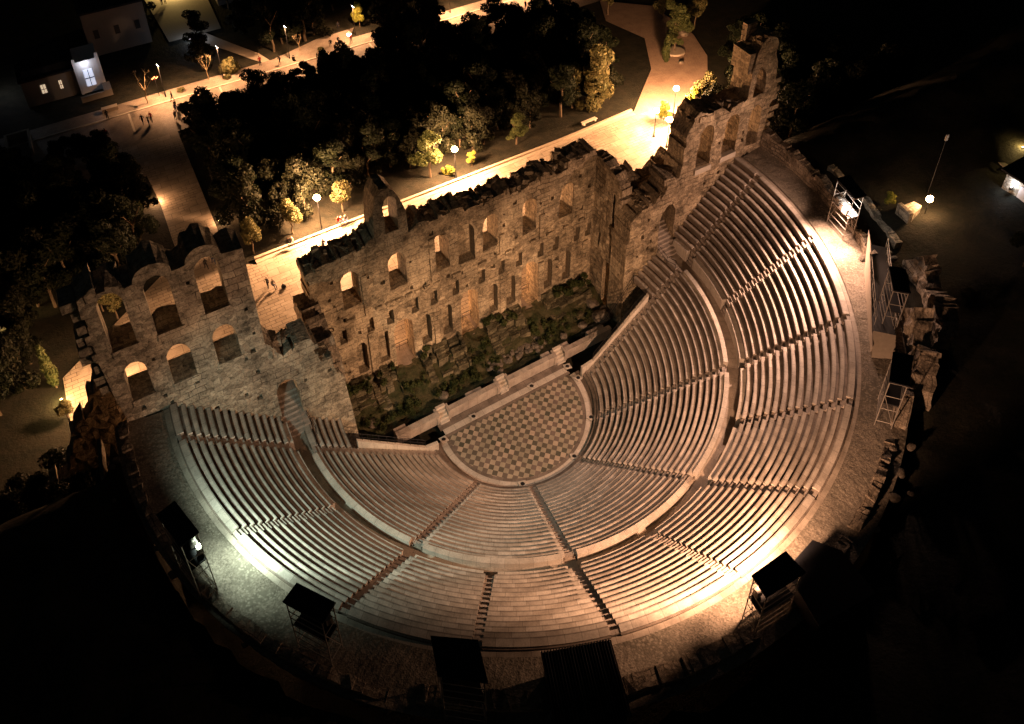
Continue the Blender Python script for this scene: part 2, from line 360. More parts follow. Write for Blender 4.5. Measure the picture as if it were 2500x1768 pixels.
def wall(name, outline, holes, niches, mapf, thick, mat, parent=None, label=None, cat=None, amp=.16, step=.5, seed=1, origin=None, revmat=None, ctop=.35, group=None):
    rng = random.Random(seed)
    V = []; E = []
    def loop(poly, sub):
        pts = []
        for i in range(len(poly)):
            a, b = poly[i], poly[(i+1) % len(poly)]; L = math.hypot(b[0]-a[0], b[1]-a[1]); n = max(1, round(L/sub))
            for k in range(n): pts.append((a[0]+(b[0]-a[0])*k/n, a[1]+(b[1]-a[1])*k/n))
        n0 = len(V); V.extend(pts); n = len(pts); E.extend([(n0+i, n0+(i+1) % n) for i in range(n)]); return pts
    outl = loop(outline, step*1.4); hl = [loop(h, step) for h in holes]; nl = [loop(h[0], step) for h in niches]
    xs_ = [p[0] for p in outl]; zs_ = [p[1] for p in outl]
    gx, gz = np.meshgrid(np.arange(min(xs_), max(xs_), step), np.arange(min(zs_), max(zs_), step)); gx = gx.ravel(); gz = gz.ravel()
    gx = gx+np.array([rng.uniform(-.2, .2)*step for _ in gx]); gz = gz+np.array([rng.uniform(-.2, .2)*step for _ in gz])
    ins = pip(gx, gz, outl)
    for h in hl+nl: ins &= ~pip(gx, gz, h)
    allp = np.array(V)
    for x, z in zip(gx[ins], gz[ins]):
        if np.min((allp[:, 0]-x)**2+(allp[:, 1]-z)**2) > (step*.42)**2: V.append((float(x), float(z)))
    vo, eo, fo, ov, oe, of = delaunay_2d_cdt([Vector(p) for p in V], E, [], 0, 1e-4)
    P = np.array([(p[0], p[1]) for p in vo]); T = [tuple(f) for f in fo]
    C = np.array([P[list(f)].mean(0) for f in T]); ok = pip(C[:, 0], C[:, 1], outl)
    for h in hl+nl: ok &= ~pip(C[:, 0], C[:, 1], h)
    T = [f for f, k in zip(T, ok) if k]
    used = sorted({i for f in T for i in f}); mp = {i: k for k, i in enumerate(used)}
    T = [tuple(mp[i] for i in f) for f in T]; P = P[used]; n = len(P)
    top = max(zs_)
    def disp(s, z): # rough stone relief, towards the viewer
        q = Vector((s*.9, z*.9, seed*7.3)); r = noise.noise(q)*.6+noise.noise(q*2.3)*.5+noise.noise(q*.3)*.7
        return -amp*(r+rng.uniform(-.35, .35))
    F = [mapf(s, disp(s, z), z) for s, z in P]; B = [mapf(s, thick+rng.uniform(-.1, .1)*amp*3, z+rng.uniform(-1, 1)*(ctop*.7 if z > top-6 else 0)) for s, z in P]
    mb = MB(); fv = F+B; fs = []; uv = []
    a0 = None
    for f in T:
        (ax, az), (bx, bz), (cx, cz) = P[f[0]], P[f[1]], P[f[2]]
        ccw = (bx-ax)*(cz-az)-(bz-az)*(cx-ax) > 0
        g = f if ccw else f[::-1]
        fs.append(g); uv.append([tuple(P[i]) for i in g])
        g2 = tuple(n+i for i in g[::-1]); fs.append(g2); uv.append([(P[i-n][0]+40, P[i-n][1]) for i in g2])
    cnt = {}
    for f in fs[::2]:
        for i in range(3):
            e = (f[i], f[(i+1) % 3]); cnt[e] = 1
    for (i, j) in list(cnt):
        if (j, i) not in cnt:
            # niche border edges get their own shallow reveal below
            mid = ((P[i][0]+P[j][0])/2, (P[i][1]+P[j][1])/2); nd = None
            for (h, dep), hlp in zip(niches, nl):
                for k in range(len(hlp)):
                    if abs(hlp[k][0]-P[i][0])+abs(hlp[k][1]-P[i][1]) < 1e-3: nd = dep; break
                if nd: break
            L = math.hypot(P[i][0]-P[j][0], P[i][1]-P[j][1])
            if nd:
                a, b = mapf(P[i][0], nd, P[i][1]), mapf(P[j][0], nd, P[j][1]); q = len(fv); fv += [a, b]
                fs.append((j, i, q, q+1)); uv.append([(L, 0), (0, 0), (0, nd), (L, nd)])
            else:
                fs.append((j, i, n+i, n+j)); s0 = P[i][0]+P[i][1]; uv.append([(s0+L, 0), (s0, 0), (s0, thick), (s0+L, thick)])
    for (h, dep), hlp in zip(niches, nl):
        q = len(fv); fv += [mapf(x, dep+rng.uniform(0, .02), z) for x, z in hlp]; fs.append(tuple(range(q, q+len(hlp)))); uv.append(list(hlp))
    mb.add(fv, fs, uv)
    o = mb.build(name, mat, parent, origin=origin)
    if label: tag(o, label, cat, group)
    return o
# --- central stage wall
yw = 11.2
rg = random.Random(5)
ctop_pts = [(19.3, 18.2), (15.2, 18.2), (13, 17.5), (11, 18.0), (8, 17.2), (6.2, 17.8), (3.5, 17.6), (0, 17.3), (-3, 17.8), (-7.2, 17.6)]
top = ragged([(19.5, 17.3), (19.3, 18.3), (17.2, 18.5), (15.2, 18.4), (15.0, 17.7), (13, 17.6), (11, 18.2), (10, 17.5), (8, 17.3), (6.4, 17.2), (6.2, 18), (3.5, 17.9), (3.4, 17.5), (0, 17.4), (-.3, 18), (-3, 17.9), (-6.4, 18), (-7.5, 17.6)], .7, .2, rg)
top += [(-7.55, 20.1), (-8.2, 21.6), (-8.8, 22.6), (-9.5, 23.1), (-10.4, 23.0), (-11.1, 22.4), (-11.5, 20.9), (-11.7, 18.7)]
top += ragged([(-12, 18.4), (-13, 17.9), (-14, 17.7), (-16, 17.7), (-18.1, 17.8), (-19.0, 17.3), (-20.1, 17.4), (-20.1, 12.5)], .7, .2, rg)
outl = [(-20.1, 0), (19.5, 0)]+top
holes = [arch(x-1.12, x+1.12, 11.75, 15.9) for x in (-15.25, -9.3, -3.45, 3.5, 9.3, 15.1)]+[arch(x-1.3, x+1.3, 1.75, 7.8, 12) for x in (-9.3, .15, 9.45)]+[arch(-10.3, -8.6, 18.4, 22.2)]
holes = [[(x+rg.uniform(-.06, .06), z+rg.uniform(-.06, .06)) for x, z in h] for h in holes]
nich = [(arch(x-.68, x+.68, 3.25, 7.1), 1.15) for x in (-15.0, -6.2, -3.15, 3.7, 6.5, 12.4, 15.4)]+[(arch(-12.7, -11.4, 3.3, 7.2, 0), .8), (arch(-1.15, 1.2, 11.4, 15.9), 1.5)]
nich += [(arch(x-.48, x+.48, 7.9, 9.6, 0), .95) for x in (-17, -13.5, -10.9, -7.45, -4.85, -1.75, 2.05, 5.05, 7.75, 11.15, 13.6, 17.0, 18.9)]
def putlogs(x0, x1, z0, z1, n, hs, seed, ins=None):
    r = random.Random(seed); out = []
    while len(out) < n:
        x, z, w_ = r.uniform(x0, x1), r.uniform(z0, z1), r.uniform(.14, .3)
        if ins and not ins(x, z): continue
        if all(not (min(p[0] for p in h)-.55 < x < max(p[0] for p in h)+.55 and min(p[1] for p in h)-.55 < z < max(p[1] for p in h)+.55) for h in hs+[o[0] for o in out]):
            out.append(([(x-w_, z-w_*.9), (x+w_, z-w_), (x+w_*.8, z+w_), (x-w_, z+w_*.8)], r.uniform(.25, .6)))
    return out
nich += putlogs(-18.6, 18.6, 2.6, 16.6, 42, holes+[n_[0] for n_ in nich], 5)
SW = thing('stage_wall', 'tall ruined stone stage wall with three arched doorways, niches and one surviving top arch', 'ruined wall', W(0, yw, 0))
wall('wall', outl, holes, nich, lambda s, d, z: (s, yw+d, z), 3.0, M['wall'], SW, seed=2, amp=.2)
capstones(ctop_pts, yw, yw+3.0, SW, M['wall'], 4); capstones([(-12.2, 18.2), (-14, 17.6), (-18.2, 17.7), (-19.9, 17.3)], yw, yw+3.0, SW, M['wall'], 5); capstones([(-8.3, 21.6), (-9, 22.8), (-10.4, 23), (-11, 22.4)], yw, yw+3, SW, M['wall'], 6)
for x in (-18.6, -13.6, -4.7, 5.1, 11.2, 18.4):  # pilaster strips surviving between the bays
    b = MB(); h0 = rg.uniform(2.4, 3.0)
    b.box(x-.42, x+.42, yw-.2, yw+.1, 2.2, 7.4+rg.uniform(-.6, .5)); b.box(x-.35, x+.4, yw-.14, yw+.1, 10.2, 13+rg.uniform(-.5, 3))
    b.build('pilaster', M['wall'], SW)
b = MB()
for k in range(30):
    x = -19+k*1.29
    if rg.random() < .45: b.box(x, x+rg.uniform(.7, 1.25), yw-.22-rg.uniform(0, .12), yw+.1, 10.35+rg.uniform(-.05, .05), 10.7)
b.build('cornice', M['wall'], SW)
for x in (-9.3, .15, 9.45):
    b = MB(); b.box(x-1.5, x+1.5, yw-.25, yw+3.3, 1.45, 1.75); b.build('threshold', M['tread'], SW)
    g = MB(); yy = yw+2.4
    for i in range(3): g.tube((x-1.25+i*1.25, yy, 1.75), (x-1.25+i*1.25, yy, 2.8), .03, 4)
    for zz in (2.3, 2.8): g.tube((x-1.3, yy, zz), (x+1.3, yy, zz), .03, 4)
    g.build('gate', M['dmetal'], SW)
for x in (-9.3, .15, 9.45):
    lamp('POINT', W(x-.3, yw+5.2, 4.6), 480, (1, .42, .16), SW, .15, name='passage_fill')  # added warm fill behind each doorway, stands for plaza light, no fixture
# --- wings
def stub(pts, seed, amp=.28): return ragged(pts, .7, amp, random.Random(seed))
LW = thing('left_wing_wall', 'grey stone wing wall left of the stage with six arched window openings in two tiers', 'ruined wall', W(-30, 3.1, 0))
LW.name = 'wing_wall'
def crown(x0, x1, zb, zt, n=8):
    cx = (x0+x1)/2; r = (x1-x0)/2
    return [(cx+r*math.cos(PI*i/n), zb+(zt-zb)*math.sin(PI*i/n)) for i in range(n+1)]
top = [(-19.0, 3), (-19.3, 7.7), (-19.6, 10.9)]+stub([(-19.9, 11.2), (-20.5, 14.0), (-21.6, 14.2), (-21.9, 15.2), (-22.4, 17), (-24.1, 17.2), (-25.5, 16.5), (-26.2, 17.3), (-26.9, 18.5)], 8)
top += [(-26.9, 20.4), (-26.92, 27.9), (-28.8, 28.1)]+crown(-32.0, -28.9, 28.3, 29.35)+[(-32.6, 28.2), (-33.2, 28.2)]+crown(-36.5, -33.1, 28.3, 29.35)[1:]+[(-37.2, 28.2)]+stub([(-37.6, 28.5), (-38.6, 28.9), (-40, 28.9), (-40.9, 28.6), (-41.1, 27), (-41.1, 23)], 3)
outl = [(-41.0, 9), (-19.0, 0)]+top+[(-40.9, 19), (-40.6, 17)]
holes = [arch(-39.75, -37.6, 23.4, 28.35), arch(-35.85, -33.65, 23.4, 28.35), arch(-31.45, -29.2, 23.5, 28.35), arch(-39.6, -37.6, 18.45, 21.9), arch(-35.8, -33.6, 18.45, 21.9), arch(-31.5, -29.25, 18.45, 22.0), arch(-26.9, -24.6, 9.0, 13.9, 12)]
wall('wall', outl, holes, putlogs(-39.5, -21, 12, 27, 22, holes, 6, lambda x, z: x < -27.5 or z < 13), lambda s, d, z: (s, 3.1+d, z), 3.0, M['wing'], LW, seed=11, amp=.09)
for (a, b_, z0) in ((-35.9, -33.4, 22.75), (-31.6, -29.0, 22.9), (-39.8, -37.4, 22.8), (-39.7, -37.5, 17.8), (-35.9, -33.5, 17.8), (-31.6, -29.1, 17.8)):
    b = MB(); b.box(a, b_, 3.0, 3.5, z0, z0+.64); b.build('window_sill', M['wing'], LW)
capstones([(-20.2, 13.8), (-21.7, 14.2)], 3.1, 6, LW, M['wing'], 7); capstones([(-22.4, 16.9), (-26.6, 17.3)], 3.1, 6.1, LW, M['wing'], 8); capstones([(-37.8, 28.4), (-41, 28.5)], 3.1, 6.1, LW, M['wing'], 9, n_per=3)
b = MB(); rr = random.Random(4)
for k in range(9):
    b.box(-41.1-rr.uniform(.5, 1.4), -41.0, 3.2+rr.uniform(0, .5), 5.9, 20+k*.95, 20.7+k*.95)
b.build('toothing_stones', M['wing'], LW)
RW = thing('wing_wall', 'tall warm brown wing wall right of the stage ending in a ruined tower fragment', 'ruined wall', W(30, 3.1, 0))
top = stub([(45.5, 16.5), (42.2, 17.4), (42.2, 21.4)], 1, .1)+stub([(42.3, 23.3), (41.2, 24.4), (41.2, 26.3), (40.5, 27.3), (40.6, 28.3)], 9, .15)
top = [(40.9, 16.8), (41.2, 18.4), (41.3, 21.4)]+top[3:]+[(40.2, 28.9), (39.4, 29.25), (38.6, 29.2), (37.9, 28.9), (37.6, 28.4)]
top += stub([(37.5, 27.8), (37.35, 25.8)], 5, .1)+[(37.3, 23.4), (36.2, 23.0)]
top = [p for p in top]
tow = [(37.1, 23.3), (36.95, 25.8), (36.7, 27.3), (36.3, 23.2)]
top2 = stub([(36.2, 23.0), (34.6, 22.95), (33.8, 22.5), (32.4, 23.3), (30, 23.5), (29.2, 23.7), (28.2, 23.3), (27.1, 21.5), (27.0, 18.4), (26.8, 17.3), (24.5, 17.6), (24.6, 16.3), (23.2, 15.3), (21.3, 15.0), (19.4, 13.8), (19.2, 9.8)], 6, .25)
outl = [(19.3, 0), (41.0, 9)]+[(41.0, 16.8), (41.25, 21.4), (42.2, 22.6), (41.3, 24.4), (41.2, 26.2), (40.6, 27.2), (40.8, 28.2), (40.2, 28.9), (39.4, 29.25), (38.6, 29.2), (37.9, 28.9), (37.3, 27.9), (36.9, 26.1), (36.7, 23.4)]+top2
holes = [arch(29.4, 31.65, 17.4, 22.1), arch(33.65, 36.0, 17.55, 22.1), arch(37.8, 39.9, 17.5, 22.0), arch(24.5, 26.9, 9.4, 14.2, 12), [(37.75, 23.15), (39.6, 23.15), (39.5, 25.2), (38.9, 25.9), (38.2, 26.4), (37.8, 25.4)]]
wall('wall', outl, holes, putlogs(20.5, 39.5, 9, 22, 22, holes, 7, lambda x, z: x > 28 or z < 13.5), lambda s, d, z: (s, 3.1+d, z), 3.2, M['wall'], RW, seed=21, amp=.22)
for (a, b_, z0) in ((29.2, 31.9, 16.7), (33.4, 36.1, 16.95)):
    b = MB(); b.box(a, b_, 2.88, 3.5, z0, z0+.6); b.build('window_sill', M['line'], RW)
b = MB()
for k in range(7):
    b.box(41.0, 42.0+rr.uniform(.3, 1.5), 3.4+rr.uniform(0, .5), 5.2, 17.2+k*1.05, 17.75+k*1.05)
b.build('toothing_stones', M['wall'], RW)
capstones([(21.3, 14.8), (24.4, 15.6)], 3.1, 6.3, RW, M['wall'], 10, n_per=3); capstones([(24.6, 17.3), (26.9, 17.2)], 3.1, 6.3, RW, M['wall'], 11, n_per=3); capstones([(28.2, 23.0), (32.4, 23.2), (36.4, 22.8)], 3.1, 6.3, RW, M['wall'], 12, n_per=3); capstones([(37.4, 27.9), (38.6, 29.1), (40.2, 28.8)], 3.1, 6.3, RW, M['wall'], 13, n_per=3)
b = MB(); b.box(36.3, 37.2, 3.4, 6.4, 25.8, 27.9); b.box(37.2, 38.9, 5.5, 6.3, 27, 30.0); b.build('turret', M['wall'], RW)
b = MB(); b.box(29.0, 29.6, 6.25, 7.4, 17, 22.6); b.box(32.1, 32.8, 6.25, 7.6, 17, 22.9); b.build('cross_wall', M['wall'], RW)
# return walls joining stage wall and wings
LR = wall('return_wall', [(3.1, 0), (11.2, 0), (14.1, 0)]+stub([(14.1, 13.4), (11.2, 14), (9, 14.4), (7, 13.6), (5.5, 13.8), (4.2, 12), (3.2, 11)], 31, .5), [], [(arch(5.4, 6.3, 2, 7.2, 0), .5)],
     lambda s, d, z: (-19.5-d, s, z), 2.0, M['rubble'], None, 'broken side wall joining stage wall to the left wing', 'ruined wall', amp=.35, seed=31, origin=(-19.5, 7, 0))
RR = wall('return_wall', [(3.3, 0), (14.1, 0)]+stub([(14.1, 16.5), (11.2, 17.7), (10, 18), (7, 17.5), (5.7, 16.6), (5.4, 13.4), (3.4, 13.6)], 33, .25),
     [arch(6.6, 8.1, .3, 6.6)], [(arch(9.2, 9.75, 7.6, 9.2, 0), .5), (arch(6.2, 6.9, 7.4, 9, 0), .5), (arch(6.6, 7.5, 11.3, 15.4), .7), (arch(4.8, 5.4, 1.6, 5.4, 0), .4)],
     lambda s, d, z: (19.5+d, s, z), 1.6, M['wall'], None, 'ochre side wall with a tall dark doorway right of the stage', 'ruined wall', amp=.2, seed=33, origin=(19.5, 7, 0))
wall('inner_wall', [(21.1, 6), (29, 6)]+stub([(29, 16.9), (27.8, 15.7), (26, 15.2), (24.9, 15.2), (23, 16.8), (21.1, 16.9)], 35, .3), [], [(arch(22.2, 24.4, 11, 14.6), .8)],
     lambda s, d, z: (s, 8+d, z), 1.6, M['rubble'], None, 'rubble wall fragment seen over the broken corner right of the stage', 'ruined wall', amp=.3, seed=35, origin=(25, 8, 0))
wall('outer_building_wall', [(-60, 0), (-44.5, 0)]+stub([(-44.5, 15.5), (-46.5, 14.5), (-48, 12), (-50, 10.5), (-52, 7), (-56, 5), (-60, 4)], 37, .5), [arch(-47.6, -46.2, 0.3, 5.5)], [],
     lambda s, d, z: (s+3.5, 12+d, z), 1.6, M['rubble'], None, 'dark ledged masonry stump beyond the left end of the wing', 'ruined wall', amp=.6, seed=37, origin=(-50, 12, 0)).name = 'masonry_stump'
# ------------------------------------------------------------------ seating
AL = 17.492; DA = [.83, -.1, -1.14, -.38, -.26, -.03, .12, .66, 1.01, .04, -1.06]
PHI = [R_(-90+(6-i)*AL+DA[i-1]) for i in range(1, 12)]
HW = .42; YB = 3.02
def bnd_st(i, side):        # angular limit beside stair i (side +1: towards +angle)
    return lambda r: PHI[i]+side*HW/r
def bnd_r(y): return lambda r: math.asin(min(1, y/r))
def bnd_l(y): return lambda r: -PI-math.asin(min(1, y/r))
def revolve(mb, prof, a0, a1, closed=True, vrow=False, mi=0, da=R_(1.6)):
    rm = sum(p[0] for p in prof)/len(prof); n = max(1, int(math.ceil((a1(rm)-a0(rm))/da)))
    m = len(prof); V = []
    for j in range(n+1):
        for r, z in prof:
            a = a0(r)+(a1(r)-a0(r))*j/n; V.append((r*math.cos(a), r*math.sin(a), z))
    F = []; U = []
    acc = [0]
    for k in range(m): acc.append(acc[-1]+math.hypot(prof[(k+1) % m][0]-prof[k][0], prof[(k+1) % m][1]-prof[k][1]))
    for j in range(n):
        for k in range(m if closed else m-1):
            k2 = (k+1) % m; F.append((j*m+k, (j+1)*m+k, (j+1)*m+k2, j*m+k2))
            u0 = (a0(rm)+(a1(rm)-a0(rm))*j/n)*rm+rm*3.7; u1 = (a0(rm)+(a1(rm)-a0(rm))*(j+1)/n)*rm+rm*3.7
            vr = 0 if vrow else rm; U.append([(u0, acc[k]+vr), (u1, acc[k]+vr), (u1, acc[k+1]+vr), (u0, acc[k+1]+vr)])
    if closed:
        F.append(tuple(range(m))); U.append([(r, z) for r, z in prof]); F.append(tuple(n*m+k for k in range(m))[::-1]); U.append([(r, z) for r, z in prof][::-1])
    mb.add(V, F, U, mi)
RU0, DU, HU, ZU0, NU = 27.3, .693, .4812, 9.9, 14
RL0, DL, HL, ZL0, NL = 11.23, .70, .421, .5, 20
def tier(name, label, n, r0, d, h, z0, spans, stairs, tip=None):
    T = thing(name, label, 'seating', W(0, 0, 0))
    for (a0, a1, rmin) in spans:
        i0 = 0 if rmin is None else int(math.ceil((rmin-r0)/d))
        w = MB()
        for i in range(i0, n):
            ri = r0+i*d; zt = z0+(i+1)*h; last = i == n-1
            # tread behind the bench and the riser below it
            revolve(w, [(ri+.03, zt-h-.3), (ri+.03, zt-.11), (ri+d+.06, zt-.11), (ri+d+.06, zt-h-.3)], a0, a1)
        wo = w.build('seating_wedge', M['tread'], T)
        rj = random.Random(int(1000*a0(20)))
        for i in range(i0, n):
            ri = r0+i*d; zt = z0+(i+1)*h
            b = MB(); bw = .40 if i < n-1 else .62
            jz = rj.uniform(-.012, .012)
            revolve(b, [(ri-.03, zt-.14+jz), (ri-.03, zt+jz), (ri+bw, zt+jz), (ri+bw, zt-.13), (ri+.03, zt-.13)], a0, a1, vrow=True)
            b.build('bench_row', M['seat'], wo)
    for (f, rmin) in stairs:
        s = MB()
        for i in range(n):
            ri = r0+i*d; zt = z0+(i+1)*h
            if rmin and ri < rmin: continue
            revolve(s, [(ri-d*.12, zt-h*1.7), (ri-d*.12, zt-h*.62), (ri+d*.42, zt-h*.62), (ri+d*.42, zt-h*.12), (ri+d*.9, zt-h*.12), (ri+d*.9, zt-h*1.7)], f(-1), f(1))
        s.build('stairway', M['step'], T)
    return T
eps = .03
upsp = [(bnd_st(i+1, 1), bnd_st(i, -1), None) for i in range(0, 10)]+[(bnd_st(0, 1), bnd_r(YB), None), (bnd_l(YB), bnd_st(10, -1), None)]
UT = tier('upper_seating_tier', 'upper tier of curved marble benches in twelve wedges above the circular walkway', NU, RU0, DU, HU, ZU0, upsp,
     [((lambda sg, i=i: bnd_st(i, sg*.97)), None) for i in range(11)])
yS = -1.15
def lowst(j, side):
    if j == 0: return bnd_r(yS+side*HW)
    if j == 10: return lambda r: -PI-math.asin((yS-side*HW)/r)
    return bnd_st(j, side)
lo = [0, 2, 4, 6, 8, 10]
losp = [(lowst(lo[k+1], 1), lowst(lo[k], -1), None) for k in range(5)]+[(lowst(0, 1), bnd_r(YB), 20.7), (bnd_l(YB), lowst(10, -1), 20.7)]
LT = tier('lower_seating_tier', 'lower tier of curved marble benches rising from the checkered orchestra', NL, RL0, DL, HL, ZL0, losp, [((lambda sg, j=j: lowst(j, sg*.97)), None) for j in lo])
# podium of the upper tier, parapet of the lower tier, walkway, rim
b = MB()
for k in range(10): revolve(b, [(26.75, 8.3), (26.75, 9.62), (26.68, 9.62), (26.68, 9.9), (27.36, 9.9), (27.36, 8.3)], (lambda r, k=k: bnd_st(k+1, 1)(r)+.25/r), (lambda r, k=k: bnd_st(k, -1)(r)-.25/r))
revolve(b, [(26.75, 8.3), (26.75, 9.9), (27.36, 9.9), (27.36, 8.3)], bnd_st(0, 1.6), lambda r: bnd_r(YB)(r)-0.02); revolve(b, [(26.75, 8.3), (26.75, 9.9), (27.36, 9.9), (27.36, 8.3)], lambda r: bnd_l(YB)(r)+.02, bnd_st(10, -1.6))
b.build('podium_wall', M['trim'], UT)
b = MB()
for k in range(11):
    for i in range(4): revolve(b, [(26.72+i*.16, 8.3), (26.72+i*.16, 8.85+i*.33), (26.9+i*.16, 8.85+i*.33), (26.9+i*.16, 8.3)], bnd_st(k, -.95), bnd_st(k, .95))
b.build('podium_steps', M['step'], UT)
b = MB()
for k in range(5): revolve(b, [(24.98, 8.5), (24.98, 9.22), (25.5, 9.22), (25.5, 8.5)], (lambda r, k=k: lowst(lo[k+1], 1)(r)+.3/r), (lambda r, k=k: lowst(lo[k], -1)(r)-.3/r))
b.build('parapet', M['trim'], LT)
b = MB(); revolve(b, [(24.9, 8.2), (24.9, 8.62), (26.9, 8.62), (26.9, 8.2)], bnd_l(YB), bnd_r(YB)); revolve(b, [(37.0, 16.0), (37.0, 16.4), (37.7, 16.4), (37.7, 16.0)], bnd_l(YB), bnd_r(YB))
tag(b.build('walkway', M['floor']), kind='structure')
# rim of gravel
b = MB(); na = 420; rr_ = [37.55, 38.0, 38.5, 39.0, 39.5, 40.0, 40.5, 41.0, 41.5, 42.0]; rg = random.Random(9)
A0, A1 = -PI-.075, .075
for j in range(na+1):
    a = A0+(A1-A0)*j/na
    for q, r in enumerate(rr_):
        yy = min(r*math.sin(a), 3.05); b.v.append((r*math.cos(a), yy, 16.5+.03*q+(rg.uniform(-.018, .018)+noise.noise(Vector((j*.12, r*.6, 0)))*.05 if q else 0)))
m_ = len(rr_)
b.f = [[j*m_+k, (j+1)*m_+k, (j+1)*m_+k+1, j*m_+k+1] for j in range(na) for k in range(m_-1)]; b.f = [f[::-1] for f in b.f]; b.uv = [None]*len(b.f); b.mi = [0]*len(b.f)
tag(b.build('gravel_rim', M['gravel']), kind='structure')
# side parapets of the parodoi with handrails
def parodos(sx, label):
    T = thing('sloping_parapet', label, 'parapet', W(sx*15, -.5, 0))
    b = MB()
    p = [(10.4, 1.35), (12.2, 1.55), (20.5, 7.0)] if sx > 0 else [(10.6, 1.35), (12.2, 1.55), (20.2, 6.9)]
    for (xa, za), (xb, zb) in zip(p[:-1], p[1:]):
        b.prism([(sx*xa, -.66), (sx*xb, -.66), (sx*xb, -.3), (sx*xa, -.3)][::sx], 0, [za, zb, zb, za][::sx])
    b.build('coping', M['trim'], T)
    g = MB()
    for k in range(10):
        x = 12.2+k*.92; z = 1.55+(x-12.2)*.656; g.tube((sx*x, -.42, z), (sx*x, -.42, z+.9), .03, 5)
    g.tube((sx*12.2, -.42, 2.4), (sx*20.5, -.42, 7.85), .035, 5); g.tube((sx*12.2, -.42, 2.0), (sx*20.5, -.42, 7.4), .025, 5)
    g.build('handrail', M['dmetal'], T)
parodos(1, 'sloping marble parapet with handrail beside the right parodos passage'); parodos(-1, 'sloping marble parapet with handrail beside the left parodos passage')
def railing(pts, label, name='railing', h=1.0, mat='dmetal', gap=1.2, r=.03):
    b = MB()
    for a, c in zip(pts[:-1], pts[1:]):
        L = math.dist(a, c); n = max(1, int(L/gap))
        for k in range(n+1):
            p = [a[i]+(c[i]-a[i])*k/n for i in range(3)]; b.tube(p, (p[0], p[1], p[2]+h), r, 5)
        for hh in (h, h*.5): b.tube((a[0], a[1], a[2]+hh), (c[0], c[1], c[2]+hh), r, 5)
    return tag(b.build(name, M[mat], origin=pts[0]), label, 'railing')
railing([(24.2, 2.6, 9.0), (23.9, .4, 9.0), (24.4, -.8, 9.0)], 'thin handrail below the right wing doorway')
railing([(-24.4, 2.7, 9.0), (-24.1, .4, 9.0), (-24.6, -.8, 9.0)], 'thin handrail below the left wing doorway')
railing([(20.4, 2.5, 6.6), (16.5, 3.2, 1.5), (13, 3.4, 1.5)], 'thin railing along the edge of the right parodos')
# stairs inside the two wing doors
for sx, lab in ((-1, 'flight of steps rising through the left wing doorway'), (1, 'flight of steps rising through the right wing doorway')):
    b = MB()
    for k in range(9): b.box(min(sx*24.3, sx*26.9), max(sx*24.3, sx*26.9), 1.6+k*.42, 6.2, 8.6+k*.26, 8.86+k*.26)
    tag(b.build('steps', M['step'], origin=(sx*25.6, 3, 8.6)), lab, 'steps')
# ------------------------------------------------------------------ orchestra
oc, orr, oy = (0, -.556), 8.77, .611
b = MB(); s_ = .619
a_s = math.asin((oy-oc[1])/orr); pts = [(oc[0]+orr*math.cos(a), oc[1]+orr*math.sin(a)) for a in np.linspace(a_s, -PI-a_s, 60)]
def ckuv(x, y): X = x+8.20; Y = y-oy; return ((X-Y)/math.sqrt(2)/s_+100, (X+Y)/math.sqrt(2)/s_+100)
b.add([(x, y, .03) for x, y in pts], [tuple(range(len(pts)))[::-1]], [[ckuv(x, y) for x, y in pts][::-1]])
tag(b.build('orchestra_floor', M['checker']), kind='structure')
def ring(mb, c, r0, r1, z, zb, a0, a1, n=70):
    ang = np.linspace(a0, a1, n)
    prof = [(r0, zb), (r0, z), (r1, z), (r1, zb)]
    revolve2 = [(c[0]+r*math.cos(a), c[1]+r*math.sin(a), zz) for a in ang for r, zz in prof]
    F = [(j*4+k, (j+1)*4+k, (j+1)*4+k+1, j*4+k+1) for j in range(n-1) for k in range(3)]
    U = [[((ang[j+q])*r0*1.0+50, prof[k+t][0]) for q, t in ((0, 0), (1, 0), (1, 1), (0, 1))] for j in range(n-1) for k in range(3)]
    mb.add(revolve2, [f[::-1] for f in F], [u[::-1] for u in U])
b = MB(); ring(b, oc, 9.2, 9.95, .09, 0, -PI-.1, .1); b.box(-8.9, 9.2, 1.0, 1.75, 0, .09); tag(b.build('marble_border', M['trim']), kind='structure')
b = MB(); ring(b, oc, 8.77, 9.2, .035, 0, -PI-.13, .13); ring(b, oc, 9.95, 10.7, .02, 0, -PI-.1, .1); b.box(-9.2, 9.4, .611, 1.0, 0, .04); b.box(-9.2, 9.4, 1.75, 2.7, 0, .05)
tag(b.build('gutter', M['tread']), kind='structure')
b = MB(); revolve(b, [(10.55, 0), (10.55, .42), (11.3, .42), (11.3, 0)], lambda r: -PI+.02, lambda r: -.02); revolve(b, [(10.9, .4), (10.9, .62), (11.28, .62), (11.28, .4)], lambda r: -PI+.02, lambda r: -.02)
tag(b.build('podium_ring', M['tread']), kind='structure')
def Pz(px, py): return None
for i, (x, y) in enumerate([(-4.75, 1.4), (3.9, 1.45), (-9.4, .5), (-3.9, -9.3), (3.3, -9.5), (8.05, -6.2), (9.85, -.6), (9.6, 1.6)]):
    T = thing('floor_box', 'small square marble plate with a round cap set in the border of the orchestra', 'drain cover', W(x, y, .09), R_(rg.uniform(-20, 20)), 'square plates round the orchestra')
    q = MB(); q.box(-.42, .42, -.42, .42, 0, .1); q.build('plate', M['trim'], T, plan=False)
    q = MB(); q.lathe([(.0, .16), (.2, .16), (.24, .1)], 14); q.build('cap', M['dmetal'], T, plan=False)
